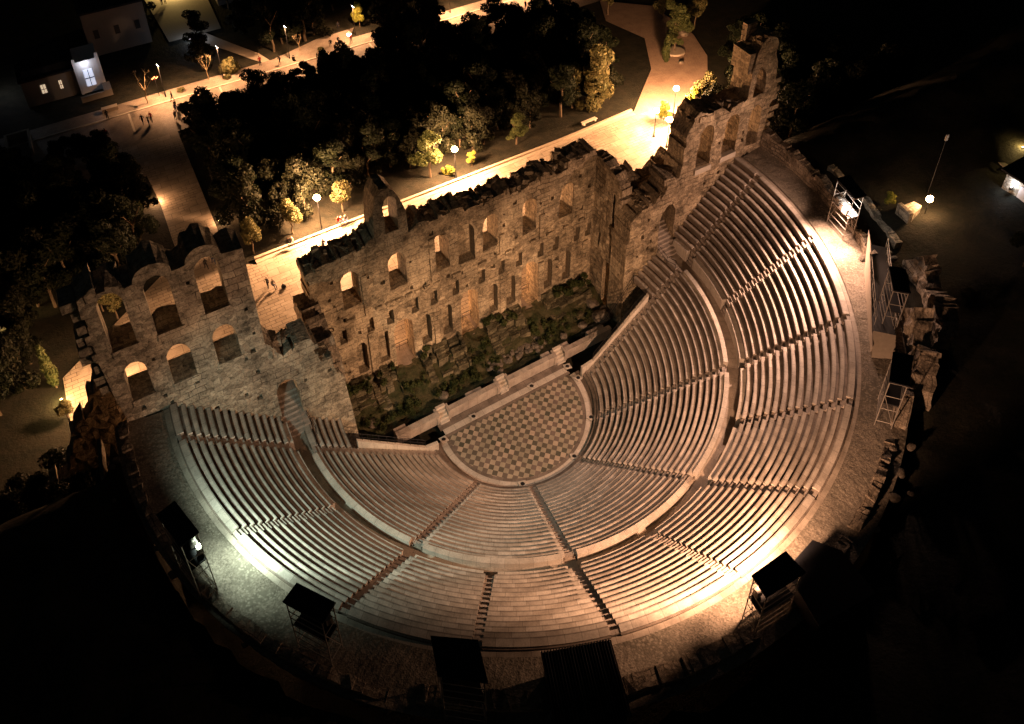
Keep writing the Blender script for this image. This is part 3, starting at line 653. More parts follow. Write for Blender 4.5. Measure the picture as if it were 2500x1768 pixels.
# proscenium
PR = thing('proscenium_wall', 'low marble proscenium wall with two stair recesses behind the orchestra', 'low wall', W(0, 3, 0))
b = MB(); rj = random.Random(77)
for (xa, xb) in ((-14.5, -8.8), (-7.6, -.15), (1.05, 8.6), (9.9, 17.5)):
    b.box(xa, xb, 2.78, 3.3, 0, 1.12); b.box(xa-.03, xb+.03, 2.70, 3.4, 1.12, 1.24)
    x = xa
    while x < xb-.8:
        w_ = rj.uniform(.8, 1.7)
        if rj.random() < .4: b.box(x, min(xb, x+w_), 3.45, 4.1+rj.uniform(-.1, .25), 0, .95+rj.uniform(0, .15))
        x += w_
b.build('wall', M['step'], PR)
for x in (-8.2, .45, 9.25):
    s = MB()
    for k in range(5): s.box(x-.62, x+.62, 2.45+k*.3, 4.0, k*.26, (k+1)*.26)
    s.build('steps', M['trim'], PR)
    s = MB(); s.box(x-.95, x-.65, 2.66, 3.9, 0, 1.2); s.box(x+.65, x+.95, 2.66, 3.9, 0, 1.2); s.build('pier', M['step'], PR)
# stage ground, turf, foundations
b = MB(); nxs, nys = 80, 34; rj = random.Random(3)
for j in range(nys+1):
    y = 3.9+(11.4-3.9)*j/nys
    for i in range(nxs+1):
        x = -19.4+38.8*i/nxs; t = (y-3.9)/7.5
        z = -.2 if y < 5.2 and -17 < x < 17.5 else .25+1.6*sst(.15, .9, t)+noise.noise(Vector((x*.6, y*.9, 1)))*.45+rj.uniform(-.06, .06)
        b.v.append((x, y, z))
b.f = [[j*(nxs+1)+i, j*(nxs+1)+i+1, (j+1)*(nxs+1)+i+1, (j+1)*(nxs+1)+i] for j in range(nys) for i in range(nxs)]; b.uv = [None]*len(b.f); b.mi = [0]*len(b.f)
tag(b.build('stage_ground', M['turf'], smooth=True), kind='structure')
def blockpile(x0, x1, y0, y1, z1, label, seed):
    r = random.Random(seed); T = thing('foundation_block', label, 'foundation', W((x0+x1)/2, (y0+y1)/2, 0))
    b = MB(); x = x0
    while x < x1:
        w_ = r.uniform(.7, 1.6); y = y0+r.uniform(0, .8)
        for k in range(6):
            d_ = (y1-y0)/6; zt = z1*min(1, .28+.15*k+r.uniform(-.2, .14)); ya = y+k*d_*.95
            if ya < y1: b.box(x+r.uniform(0, .06), min(x1, x+w_)-r.uniform(0, .08), ya, ya+d_*1.0+.02, -.2, zt)
        x += w_
    bv = bmesh.new()
    for v in range(len(b.v)): b.v[v] = (b.v[v][0]+r.uniform(-.09, .09), b.v[v][1]+r.uniform(-.09, .09), b.v[v][2]+r.uniform(-.07, .07))
    b.build('masonry', M['mossy'], T)
    return T
fnd = [(-18.2, -11.3, 6.9, 11.1, 3.0, 'leftmost rough stone foundation mass under the stage wall'), (-7.6, -1.6, 6.6, 11.1, 2.9, 'rough stone foundation mass between left and middle doorway'), (1.9, 7.6, 6.4, 11.1, 2.9, 'rough stone foundation mass between middle and right doorway'), (11.2, 18.6, 6.8, 11.1, 2.8, 'rightmost rough stone foundation mass under the stage wall')]
for k, f in enumerate(fnd): blockpile(*f, 40+k)
# low plants on the stage
def leafcloud(mb, blobs, n, size, rng, flat=1.0):
    tot = sum(b[3]**2 for b in blobs)
    for (cx, cy, cz, r) in blobs:
        for _ in range(int(n*r*r/tot)):
            while True:
                d = Vector((rng.gauss(0, 1), rng.gauss(0, 1), rng.gauss(0, 1)))
                if d.length > .05: break
            d.normalize(); rad = r*(.55+.5*rng.random()**.6)
            p = Vector((cx, cy, cz))+Vector((d.x*rad, d.y*rad, d.z*rad*flat))
            u = (d+Vector((rng.uniform(-.9, .9), rng.uniform(-.9, .9), rng.uniform(-.9, .9)))).normalized(); t = u.orthogonal().normalized(); w = u.cross(t)
            a = rng.uniform(0, 6.28); t, w = t*math.cos(a)+w*math.sin(a), w*math.cos(a)-t*math.sin(a); s = size*rng.uniform(.6, 1.4)
            k = len(mb.v); mb.v += [tuple(p-t*s), tuple(p+w*s*.45), tuple(p+t*s), tuple(p-w*s*.45)]; mb.f.append([k, k+1, k+2, k+3]); mb.uv.append(None); mb.mi.append(0)
rj = random.Random(12); b = MB(); bl = []
for (x0, x1, y0, y1, z) in ((-18, -11.4, 8.8, 11, 2.9), (-7.5, -5.5, 9.5, 11, 2.9), (1.9, 6.5, 9.3, 11, 2.9), (12, 18.8, 8.8, 11, 2.8), (-17.8, -10, 4.6, 7.6, .8), (8, 13, 5.4, 8, .9), (-9, 2, 5.4, 7.4, .7), (-11.2, -8, 7, 10.4, 1.4), (-1.4, 1.8, 7, 10.4, 1.4), (7.6, 11.2, 7, 10.4, 1.4), (13, 17, 6, 8, .9)):
    for _ in range(int((x1-x0)*(y1-y0)*1.3)): bl.append((rj.uniform(x0, x1), rj.uniform(y0, y1), z+rj.uniform(-.1, .25), rj.uniform(.2, .55)))
leafcloud(b, bl, 16000, .14, rj, .6)
tag(b.build('ground_cover', M['pine']), 'dark green weeds growing over the stage foundations', 'plants', kind='stuff')
def rockmesh(seed, sq=.75):
    r = random.Random(seed); bm = bmesh.new(); bmesh.ops.create_icosphere(bm, subdivisions=2, radius=.5)
    for v in bm.verts:
        n_ = noise.noise(v.co*2.2+Vector((seed*3.1, 0, 0)))*.35+noise.noise(v.co*5+Vector((0, seed*2, 0)))*.12
        c = v.co*(1+n_); m = max(abs(c.x), abs(c.y), abs(c.z)); c = c.lerp(c*(.45/m), .45); c.z *= sq; v.co = c
    me = bpy.data.meshes.new('rock'); bm.to_mesh(me); bm.free(); me.materials.append(M['boulder']); return me
RK = [rockmesh(i) for i in range(6)]
def rock(x, y, z, s, label, group=None, name='boulder', rng=random, sx=1, cat='rock'):
    o = bpy.data.objects.new(name, rng.choice(RK)); COL.objects.link(o); o.location = W(x, y, z); o.location.z += s*.22
    o.rotation_euler = (rng.uniform(-.3, .3), rng.uniform(-.3, .3), rng.uniform(0, 6)); o.scale = (s*sx, s, s*.9); return tag(o, label, cat, group)
rj = random.Random(8)
for x, y, s, l in ((19.0, 6.2, 1.5, 'big boulder at the foot of the dark doorway right of the stage'), (17.7, 5.4, 2.3, 'largest square boulder in the right corner of the stage'), (17.9, 8.0, 1.8, 'boulder against the right side wall of the stage'), (14.8, 5.7, 1.1, 'single pale block in the right stage gutter'), (11.5, 5.5, .9, 'small block beside the weeds right of the rubble pile'), (-6.9, 5.5, 1.2, 'pale loose block near the left of the stage gutter'), (-16.3, 6.4, 1.3, 'pale slab in the weeds at the left end of the stage')):
    rock(x, y, .5, s, l, rng=rj)
for k in range(85):
    t = rj.random(); x = t*9+rj.gauss(0, .5); y = 6.4-.0*t+rj.gauss(0, .45)
    rock(x, y, .35+rj.uniform(0, .25), rj.uniform(.35, .75), 'pale broken stone in the loose heap in the middle of the stage', 'stones heaped on the stage', 'stone', rj)
# ------------------------------------------------------------------ perimeter walls and ruins
def curvewall(a0, a1, r, zb, tops, label, seed, thick=1.0, mat='rubble', amp=.2, name='perimeter_wall'):
    r_ = random.Random(seed); L = R_(abs(a1-a0))*r
    f = lambda s, d, z: ((r+d)*math.cos(R_(a0)+s/r), (r+d)*math.sin(R_(a0)+s/r), z)
    n = len(tops); tp = [(L*(1-i/(n-1)), z) for i, z in enumerate(tops[::-1])]
    mid = f(L/2, 0, zb)
    return wall(name, [(0, zb), (L, zb)]+ragged(tp, .8, .2 if max(tops) > 17.3 else .09, r_), [], [], f, thick, M[mat], None, label, 'ruined wall', amp=amp, seed=seed, origin=(mid[0], mid[1], 16.5), step=.6, ctop=.35 if max(tops) > 17.3 else .12)
CW = [(-16, 4.2, 40.9, [18.2, 18.4, 18.1, 18.4, 18.3, 18.5], 'perimeter wall of squared blocks running from the right wing tower', 1.1),
      (-27, -17, 41.2, [17.6, 18.0, 17.2, 17.8], 'broken perimeter wall behind the bright floodlight tower', .8),
      (-57, -45, 40.5, [17.3, 18.3, 17.5, 18.1, 17.2], 'weathered perimeter wall beside the lower scaffold tower', 1.4),
      (-88, -60, 40.2, [16.9, 17.4, 16.8, 17.2, 16.8], 'low crumbling perimeter wall at the lower right of the seating', .9),
      (-130, -92, 40.0, [16.8, 17.1, 16.7, 17.2, 16.9, 16.7], 'low crumbling perimeter wall behind the corrugated roof', 1.2),
      (-184.3, -133, 40.8, [17.0, 16.9, 17.1, 16.8, 17.2, 17.0, 16.9, 17.1, 16.8], 'thin perimeter wall curving along the left edge', .8)]
for k, (a0, a1, r, tops, lab, th_) in enumerate(CW): curvewall(a0, a1, r, 15.4, tops, lab, 60+k, th_)
curvewall(-24, -6, 45.4, 14.2, [17, 16.6, 17.2, 16.4, 17], 'second outer wall of large blocks beyond the floodlight tower', 71, 1.0, 'wing', .3)
curvewall(-42, -27, 45.2, 14, [18.0, 19.6, 18.2, 19.4, 16.8], 'jagged rock wall outside the upper scaffold tower', 72, 1.6, 'rubble', .7)
curvewall(-52, -38, 42.2, 15, [18.0, 19.6, 18.4, 20.0, 17.9], 'rough core masonry stump between the two scaffold towers', 73, 1.6, 'rubble', .7)
curvewall(-187, -150, 43.9, 13, [14.4, 14.5, 14.3, 14.5, 14.4], 'thin outer boundary wall at the far left', 74, .35, 'rubble', .1)
for k in range(26):
    a = R_(rj.uniform(-84, -18)); r = rj.uniform(40.4, 44.5); s = rj.uniform(.35, .95)
    x, y = r*math.cos(a), r*math.sin(a); rock(x, y, max(16.5, tz(x, y)), s, 'fallen stone lying in the ruins outside the right rim', 'fallen stones outside the right rim', 'stone', rj, 1.3)
for k in range(16):
    a = R_(rj.uniform(-180, -110)); r = rj.uniform(40.6, 43.5)
    x, y = r*math.cos(a), r*math.sin(a); rock(x, y, max(16.5, tz(x, y)), rj.uniform(.3, .8), 'dim fallen stone outside the left rim', 'fallen stones outside the left rim', 'stone', rj)
# ------------------------------------------------------------------ floodlight towers
def tower(name, label, corners, zr, zb, lit=None, cat='lighting tower', ladder=True, panel=False, frame='metal'):
    cx = sum(p[0] for p in corners)/4; cy = sum(p[1] for p in corners)/4
    T = thing(name, label, cat, W(cx, cy, zb))
    b = MB(); b.prism([(cx+(x-cx)*1.06, cy+(y-cy)*1.06) for x, y in corners], zr, zr+.12); b.build('roof', M['roof'], T)
    ins = [(cx+(x-cx)*.92, cy+(y-cy)*.92) for x, y in corners]
    for x, y in ins:
        b = MB(); b.tube((x, y, zb), (x, y, zr), .05, 6); b.build('leg', M[frame], T)
    b = MB()
    for k in range(4):
        (xa, ya), (xb, yb) = ins[k], ins[(k+1) % 4]
        for zz in np.linspace(zb+.5, zr-.2, 7 if k % 2 else 4): b.tube((xa, ya, zz), (xb, yb, zz), .035, 5)
        if k % 2 == 0: b.tube((xa, ya, zb+.3), (xb, yb, zr-1.5), .03, 5)
    b.build('brace', M[frame], T)
    zp = zb+(zr-zb)*.5
    b = MB(); b.prism([(cx+(x-cx)*.9, cy+(y-cy)*.9) for x, y in corners], zp, zp+.08); b.build('platform', M['white'] if panel else M['dmetal'], T)
    if name == 'floodlight_tower':
        hx, hy = -cx/math.hypot(cx, cy), -cy/math.hypot(cx, cy)
        for t in (-.9, 0, .9):
            px, py = cx+hx*.55-hy*t, cy+hy*.55+hx*t; b = MB()
            b.prism([(px-.25, py-.25), (px+.25, py-.25), (px+.25, py+.25), (px-.25, py+.25)], zp+.2, zp+.75); b.tube((px, py, zp), (px, py, zp+.2), .05, 5)
            b.build('floodlight', M['metal'], T)
    if lit:
        b = MB()
        for t in (.2, .5, .8):
            xa, ya = [corners[0][i]+(corners[1][i]-corners[0][i])*0+(corners[3][i]-corners[0][i])*t for i in range(2)]
            px = cx+(xa-cx)*.6; py = cy+(ya-cy)*.6
            b.box(px-.22, px+.22, py-.15, py+.15, zp+.9, zp+1.3)
        b.build('floodlight', M[lit], T)
    return T, (cx, cy, zp)
rTL = [(-39.4, -13.3), (-38.0, -12.9), (-37.0, -16.1), (-38.4, -16.5)]
T1, c1 = tower('floodlight_tower', 'lit scaffold tower with dark roof casting cool light at the left rim', rTL, 22.4, 16.7)
T2, c2 = tower('floodlight_tower', 'unlit scaffold tower with dark square roof at the lower left rim', [(-32.85, -23.6), (-31.6, -22.9), (-29.7, -25.5), (-30.9, -26.3)], 21.5, 16.7)
T3, c3 = tower('floodlight_tower', 'unlit scaffold tower at the bottom rim left of the corrugated roof', [(-25.2, -33.6), (-24.6, -31.3), (-22.0, -33.1), (-22.6, -35.6)], 21.8, 16.7)
T5, c5 = tower('floodlight_tower', 'lit scaffold tower with black roof beside the brightest benches at the lower right rim', [(-2.1, -41.0), (-1.95, -39.4), (1.35, -39.4), (1.5, -41.2)], 21.3, 16.7)
T6, c6 = tower('floodlight_tower', 'bright white lit scaffold tower on the upper right rim', [(37.5, -11.6), (39.2, -12.0), (38.2, -15.2), (36.8, -14.9)], 21.4, 16.7, panel=True, frame='metal')
T7, c7 = tower('scaffold_tower', 'unlit scaffold tower with ladder rungs behind the walkway screen', [(31.9, -23.8), (33.0, -24.9), (30.9, -27.2), (29.8, -26.1)], 21.2, 16.7, cat='scaffold tower')
T8, c8 = tower('scaffold_tower', 'lower unlit scaffold tower with ladder rungs on the right rim', [(23.4, -31.3), (24.6, -32.5), (21.7, -34.4), (20.6, -33.2)], 21.3, 16.7, cat='scaffold tower')
# corrugated control roof
CR = thing('corrugated_roof_shed', 'large black shed with corrugated roof edge at the bottom rim', 'shed', W(-15, -37.5, 16.6))
b = MB(); P0, P1 = Vector((-17.5, -34.5)), Vector((-12.5, -36.4)); dr = (P1-P0); L = dr.length; dr.normalize(); bk = Vector((dr.y, -dr.x))
n = 150
for i in range(n+1):
    t = i/n*L; z = 18.6+.09*math.sin(i/n*2*PI*24); ex = .07*math.cos(i/n*2*PI*24)
    for dd, dz in ((-.2+ex, 0), (5.2, .9)):
        p = P0+dr*t+bk*dd; b.v.append((p.x, p.y, z+dz))
b.f = [[2*i, 2*i+2, 2*i+3, 2*i+1] for i in range(n)]; b.uv = [None]*n; b.mi = [0]*n; b.build('roof', M['roof'], CR)
b = MB(); q = [P0+dr*.2+bk*.3, P1-dr*.2+bk*.3, P1-dr*.2+bk*5, P0+dr*.2+bk*5]; b.prism([(p.x, p.y) for p in q][::-1], 16.4, 18.4); b.build('cabin', M['dmetal'], CR)
DR = thing('equipment_hut', 'flat black roofed hut next to the lit tower at the lower right rim', 'hut', W(6, -40.5, 16.6))
b = MB(); pr_ = [(2.6, -39.2), (6.2, -38.6), (7.6, -40.4), (7.4, -44.0), (1.8, -43.4)]; b.prism(pr_[::-1], 18.3, 18.45); b.build('roof', M['roof'], DR)
b = MB(); b.prism([(x*.93+.35, y*.97-1.2) for x, y in pr_][::-1], 16.3, 18.28); b.build('cabin', M['dmetal'], DR)
railing([(-19.5, -38.2, 16.8), (-17.8, -37.2, 16.8)], 'short metal guard rail left of the corrugated roof', mat='metal', h=1.4)
# walkway with screen on the right rim
WK = thing('raised_walkway', 'raised dark walkway behind a tall plain screen on the right rim', 'walkway', W(33, -22, 16.6))
A_ = Vector((37.6, -17.3)); B_ = Vector((28.4, -26.2)); dw = (B_-A_).normalized(); ow = Vector((-dw.y, dw.x))*-1
if ow.dot(A_) < 0: ow = -ow
q = [A_, B_, B_+ow*2.2, A_+ow*2.2]
b = MB(); b.prism([(p.x, p.y) for p in q], 17.4, 17.6); b.prism([(p.x, p.y) for p in (B_, B_+dw*2.2, B_+dw*2.2+ow*2.2, B_+ow*2.2)], [17.4, 16.3, 16.3, 17.4], [17.6, 16.6, 16.6, 17.6], 1)
b.build('deck', [M['dmetal'], M['kerb']], WK)
b = MB(); p0, p1, p2 = A_-dw*.3-ow*.1, A_+dw*3.2-ow*.1, B_+dw*1.6-ow*.1; th2 = ow*.06
for a, c, za, zc in ((p0, p1, (18.9, 18.9), (16.6, 18.9)), (p1, p2, (16.6, 18.6), (16.6, 17.2))):
    b.prism([(a.x, a.y), (c.x, c.y), (c.x+th2.x, c.y+th2.y), (a.x+th2.x, a.y+th2.y)], [za[0] if a is p0 else 16.6, 16.6, 16.6, za[0] if a is p0 else 16.6], [za[1], zc[1], zc[1], za[1]])
b.build('screen', M['kerb'], WK)
b = MB()
for off in (.12, 2.1):
    for k in range(11):
        p = A_+dw*k*1.2+ow*off; b.tube((p.x, p.y, 17.6), (p.x, p.y, 18.6), .03, 5)
    a, c = A_+ow*off, A_+dw*12+ow*off
    for zz in (18.1, 18.6): b.tube((a.x, a.y, zz), (c.x, c.y, zz), .025, 5)
b.build('handrail', M['metal'], WK)
# the lights of the towers
def flood(T, loc, power, col, r=.35, **kw): return lamp(kw.pop('kind', 'POINT'), W(*loc), power, col, T, r, name='floodlight_beam', **kw)
flood(T1, (-37.2, -15.0, 20.9), 2800, COOL, kind='SPOT', target=W(-31, -15.5, 13.5), size=118, blend=.9)
flood(T1, (-37.2, -14.6, 21.2), 5000, COOL, kind='SPOT', target=W(-27, 2, 13), size=70, blend=1)
flood(T1, (-37.2, -15.2, 21.2), 8500, COOL, kind='SPOT', target=W(-20, -13, 6.5), size=66, blend=1)
flood(T5, (-.5, -39.3, 20.9), 8200, WARM, kind='SPOT', target=W(-.5, -32.0, 13.5), size=140, blend=.9)
flood(T5, (-.6, -39.3, 20.9), 14500, WARM, kind='SPOT', target=W(-13, -24.0, 10.5), size=68, blend=1)
flood(T5, (-1.6, -39.2, 20.9), 3800, WARM, kind='SPOT', target=W(-17, -33, 14.5), size=60, blend=1)
flood(T5, (.6, -39.2, 20.9), 13000, WARM, kind='SPOT', target=W(14, -27, 11.5), size=80, blend=1)
flood(T6, (36.3, -13.8, 20.4), 12000, PINK, kind='SPOT', target=W(28, -22, 11.5), size=80, blend=1)
flood(T5, (-.3, -39.2, 20.9), 30000, WARM, kind='SPOT', target=W(7, -13, 4), size=78, blend=1)
flood(T5, (.4, -39.2, 21.0), 16000, WARM, kind='SPOT', target=W(33, -30, 17), size=42, blend=1)
flood(T5, (-.8, -39.2, 21), 26000, WARM, kind='SPOT', target=W(-32, 3, 21), size=34, blend=1)
for x in (-15, -1, 13): flood(T5, (-.4, -39.2, 20.9), 52000, (1, .58, .32), kind='SPOT', target=W(x, 10, 7), size=31, blend=1)
flood(T6, (36.5, -13.4, 20.4), 9800, PINK, kind='SPOT', target=W(31.5, -15.5, 13.8), size=140, blend=.9)
flood(T6, (36.5, -13.4, 20.6), 19000, PINK, kind='SPOT', target=W(17, -13, 6), size=80, blend=1)
flood(T6, (36.5, -13.0, 20.6), 8000, PINK, kind='SPOT', target=W(31, 3, 18), size=90, blend=1)
flood(T6, (37.6, -14.8, 20.8), 5500, PINK, kind='SPOT', target=W(31, -30, 16.5), size=60, blend=1)
flood(T6, (37.4, -13.8, 19.9), 500, (1, .84, .74), r=.1)
# ------------------------------------------------------------------ lamps
def globe_lamp(x, y, h, label, power, rz=0):
    T = thing('street_lamp', label, 'street lamp', W(x, y, 0), rz); H = h*HZ
    b = MB(); b.lathe([(.0, 0), (.26, 0), (.24, .18), (.13, .3), (.11, .8), (.07, .95), (.055, H-.5), (.05, H-.35)], 10); b.build('post', M['dmetal'], T, plan=False)
    b = MB(); b.lathe([(.05, H-.38), (.16, H-.32), (.17, H-.28)], 10); b.build('collar', M['dmetal'], T, plan=False)
    b = MB(); b.lathe([(.0, H-.29), (.14, H-.27), (.40, H-.1), (.50, H+.1), (.36, H+.42), (.0, H+.54)], 14); b.build('globe', M['globe'], T, plan=False, smooth=True)
    l = bpy.data.lights.new('lamp_light', 'POINT'); l.energy = power*16; l.color = SOD; l.shadow_soft_size = .62
    o = bpy.data.objects.new('lamp_light', l); COL.objects.link(o); o.parent = T; o.location = (0, 0, H+.12)
    return T
GL = [(-9.96, 42.75, 4.6, 'brightest street lamp between two yellow lit trees at the plaza edge', 6500), (13.96, 42.8, 4.3, 'street lamp beside the tall pine at the middle of the plaza edge', 5200),
      (56.5, 37.2, 4.6, 'street lamp behind the yellow glowing bush near the right wing', 6000), (49.97, 34.6, 4.0, 'leftmost of the two posts standing on the plaza near the right wing', 900), (50.1, 31.1, 4.2, 'street lamp closest to the right wing wall with a long shadow', 900), (-43.5, 26.5, 4.2, 'street lamp standing on the paving hidden behind the left wing', 1500)]
for g in GL: globe_lamp(*g)
def pole_lamp(x, y, h, label, power, rz, col=SOD):
    T = thing('street_light', label, 'street light', W(x, y, 0), rz); H = h*HZ
    b = MB(); b.lathe([(0, 0), (.12, 0), (.1, .9), (.06, 1.0), (.05, H)], 8); b.build('pole', M['dmetal'], T, plan=False)
    b = MB(); b.box(-.1, .1, -.75, .1, H-.04, H+.08); b.build('lamp_head', M['dmetal'], T, plan=False)
    b = MB(); b.box(-.09, .09, -.72, 0, H-.09, H-.045); b.box(-.11, -.09, -.7, 0, H-.05, H+.05); b.build('lamp_glass', M['led'], T, plan=False)
    l = bpy.data.lights.new('lamp_light', 'SPOT'); l.energy = power; l.color = col; l.shadow_soft_size = .1; l.spot_size = R_(150); l.spot_blend = .6
    o = bpy.data.objects.new('lamp_light', l); COL.objects.link(o); o.parent = T; o.location = (0, -.4, H-.15)
    return T
for a in ((-23.8, 91.9, 5.4, 'slim street light beside the bare lit tree on the far pavement', 9100, 0), (-12.6, 92.4, 5.5, 'slim street light next to the round bush on the far pavement', 7699, 0), (1.1, 92.7, 5.6, 'slim street light beside the small bin at the upper street', 7699, 0),
          (16.3, 94.8, 5.0, 'slim street light shining on a thin tree at the top of the photo', 7699, 0), (38, 92.5, 5.5, 'slim street light above the top right stretch of street', 15225, 0), (54, 92.5, 5.5, 'slim street light at the far top end of the street', 13702, 0)):
    pole_lamp(*a)
def lowlight(x, y, z, label, power, col, name='ground_floodlight'):
    T = thing(name, label, 'floodlight', W(x, y, z))
    b = MB(); b.box(-.2, .2, -.12, .12, .1, .4); b.box(-.04, .04, -.04, .04, 0, .1); b.build('housing', M['dmetal'], T, plan=False)
    b = MB(); b.box(-.12, .12, -.07, .07, .4, .43); b.build('lens', M['floodwarm'], T, plan=False)
    l = bpy.data.lights.new('lamp_light', 'POINT'); l.energy = power; l.color = col; l.shadow_soft_size = .15
    o = bpy.data.objects.new('lamp_light', l); COL.objects.link(o); o.parent = T; o.location = (0, 0, .75); return T
lowlight(-56.5, 48.5, 0, 'ground floodlight glowing in the bush at the far left edge', 1800, YEL)
lowlight(-49.5, 30.2, 0, 'ground floodlight at the foot of the narrow lit cypress', 650, YEL)
lowlight(-45.6, 22, 0, 'ground floodlight in the gap beyond the left wing', 300, SOD)
T = thing('flood_globe', 'bright bare round lamp shining on the right hillside', 'lamp', W(48.8, -16.9, 16.8)); b = MB(); b.tube((0, 0, 0), (0, 0, 1.6), .05, 6); b.build('post', M['dmetal'], T, plan=False)
b = MB(); b.lathe([(0, 1.6), (.3, 1.72), (.38, 1.95), (.28, 2.2), (0, 2.3)], 12); b.build('globe', M['globe'], T, plan=False)
l = bpy.data.lights.new('lamp_light', 'POINT'); l.energy = 2600; l.color = SOD; l.shadow_soft_size = .46; o = bpy.data.objects.new('lamp_light', l); COL.objects.link(o); o.parent = T; o.location = (0, 0, 1.95)
lowlight(59.2, -20.6, 18.2, 'white wall light on the hut at the far right edge', 130, (.85, .88, 1))
lowlight(-31.6, 62.6, 0, 'low floodlight washing a patch of the connecting path', 1100, SOD)
lowlight(-23.6, 52.5, 0, 'low floodlight behind the left wing by the path', 420, SOD)
lowlight(-14, 133, 1.5, 'warm floodlight in the courtyard at the top edge', 1500, YEL)
lowlight(-14.2, 110, 0, 'cool garden light on the side path north of the street', 260, (.7, .8, 1))
# ------------------------------------------------------------------ trees
def trunk(mb, rng, h, r, lean=(0, 0), forks=4):
    p = Vector((0, 0, -.1)); pts = [p]
    for k in range(4): pts.append(Vector((lean[0]*(k+1)/4+rng.uniform(-.12, .12), lean[1]*(k+1)/4+rng.uniform(-.12, .12), h*.55*(k+1)/4)))
    for k in range(4): mb.tube(pts[k], pts[k+1], r*(1-.12*k), 6, r*(1-.12*(k+1)))
    tips = []
    for k in range(forks):
        a = 2*PI*k/forks+rng.uniform(-.4, .4); e = pts[-1]+Vector((math.cos(a)*h*.22, math.sin(a)*h*.22, h*rng.uniform(.2, .38))); mb.tube(pts[-1], e, r*.45, 5, r*.15); tips.append(e)
    return tips
def tree_mesh(kind, seed):
    rng = random.Random(seed); t = MB(); c = MB()
    if kind == 'bushy':
        trunk(t, rng, 5, .16); bl = []
        for k in range(16):
            a = rng.uniform(0, 6.28); rr = rng.uniform(.3, 1.7); z = rng.uniform(2.0, 5.6); bl.append((math.cos(a)*rr*(1.25-.12*z), math.sin(a)*rr*(1.25-.12*z), z, rng.uniform(.55, 1.05)))
        leafcloud(c, bl, 5200, .16, rng); m = 'olive'
    elif kind == 'pine':
        trunk(t, rng, 7, .2); bl = []
        for k in range(18):
            a = rng.uniform(0, 6.28); z = rng.uniform(2.2, 7.2); rr = rng.uniform(.2, 1)*(2.3 if z < 5 else 1.5); bl.append((math.cos(a)*rr, math.sin(a)*rr, z, rng.uniform(.6, 1.1)))
        leafcloud(c, bl, 5600, .16, rng, .7); m = 'pine'
    elif kind == 'wide':
        trunk(t, rng, 5, .17); bl = []
        for k in range(26):
            a = rng.uniform(0, 6.28); z = rng.uniform(.7, 5.6); rr = rng.uniform(.2, 2.7)*(1.15-.14*z); bl.append((math.cos(a)*rr, math.sin(a)*rr, z, rng.uniform(.35, 1.0)))
        leafcloud(c, bl, 6500, .17, rng); m = 'olive'
    elif kind == 'spire':
        trunk(t, rng, 4, .12, forks=2); bl = [(rng.uniform(-.15, .15), rng.uniform(-.15, .15), .7+k*.42, .62*(1-abs(k/13-.35)*1.05)+.12) for k in range(14)]
        leafcloud(c, bl, 3000, .16, rng); m = 'cyp'
    elif kind == 'bush':
        t.tube((0, 0, -.1), (0, 0, .6), .06, 5); bl = [(rng.uniform(-.8, .8), rng.uniform(-.8, .8), rng.uniform(.3, 1.2), rng.uniform(.35, .6)) for k in range(9)]
        leafcloud(c, bl, 1500, .15, rng); m = 'olive'
    elif kind == 'bare':
        tips = trunk(t, rng, 4.2, .14, forks=5)
        def br(p, d, L, r, lv):
            q = p+d*L; t.tube(p, q, r, 4, r*.6)
            if lv:
                for k in range(3):
                    dd = (d+Vector((rng.uniform(-.8, .8), rng.uniform(-.8, .8), rng.uniform(-.3, .6)))).normalized(); br(q, dd, L*.72, r*.6, lv-1)
        for e in tips: br(e, (e-Vector((0, 0, 2))).normalized(), .75, .04, 3)
        return t, None, None
    return t, c, m
def tree_proto(kind, seed, name, mat=None, bark='bark'):
    t, c, m = tree_mesh(kind, seed); e = bpy.data.objects.new(name, None); COL.objects.link(e)
    t.build('trunk', M[bark], e, plan=False)
    if c: c.build('crown', M[mat or m], e, plan=False)
    return e
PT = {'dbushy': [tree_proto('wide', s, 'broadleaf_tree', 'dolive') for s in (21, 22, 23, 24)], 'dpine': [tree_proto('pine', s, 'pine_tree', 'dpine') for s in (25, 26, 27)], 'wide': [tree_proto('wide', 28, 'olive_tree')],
      'bushy': [tree_proto('bushy', s, 'olive_tree') for s in (1, 2, 3)], 'pine': [tree_proto('pine', s, 'pine_tree') for s in (4, 5, 6)], 'spire': [tree_proto('spire', 7, 'cypress_tree')],
      'bush': [tree_proto('bush', s, 'bush') for s in (8, 9)], 'bright': [tree_proto('bushy', 10, 'broadleaf_tree', 'bright')], 'brightbush': [tree_proto('bush', 11, 'bush', 'bright')], 'bare': [tree_proto('bare', 12, 'bare_tree', bark='palebark')]}
used = set(); rt = random.Random(99)
def tree(kind, x, y, s, label, group=None, sz=1.0, z=None, cat=None):
    p = rt.choice(PT[kind])
    if p.name in used: o = copy_tree(p)
    else: o = p; used.add(p.name)
    o.location = W(x, y, tz(x, y)+.1 if z is None else z); o.rotation_euler = (0, 0, rt.uniform(0, 6.28)); o.scale = (s, s, s*sz)
    return tag(o, label, cat or {'bush': 'bush', 'brightbush': 'bush'}.get(kind, 'tree'), group)
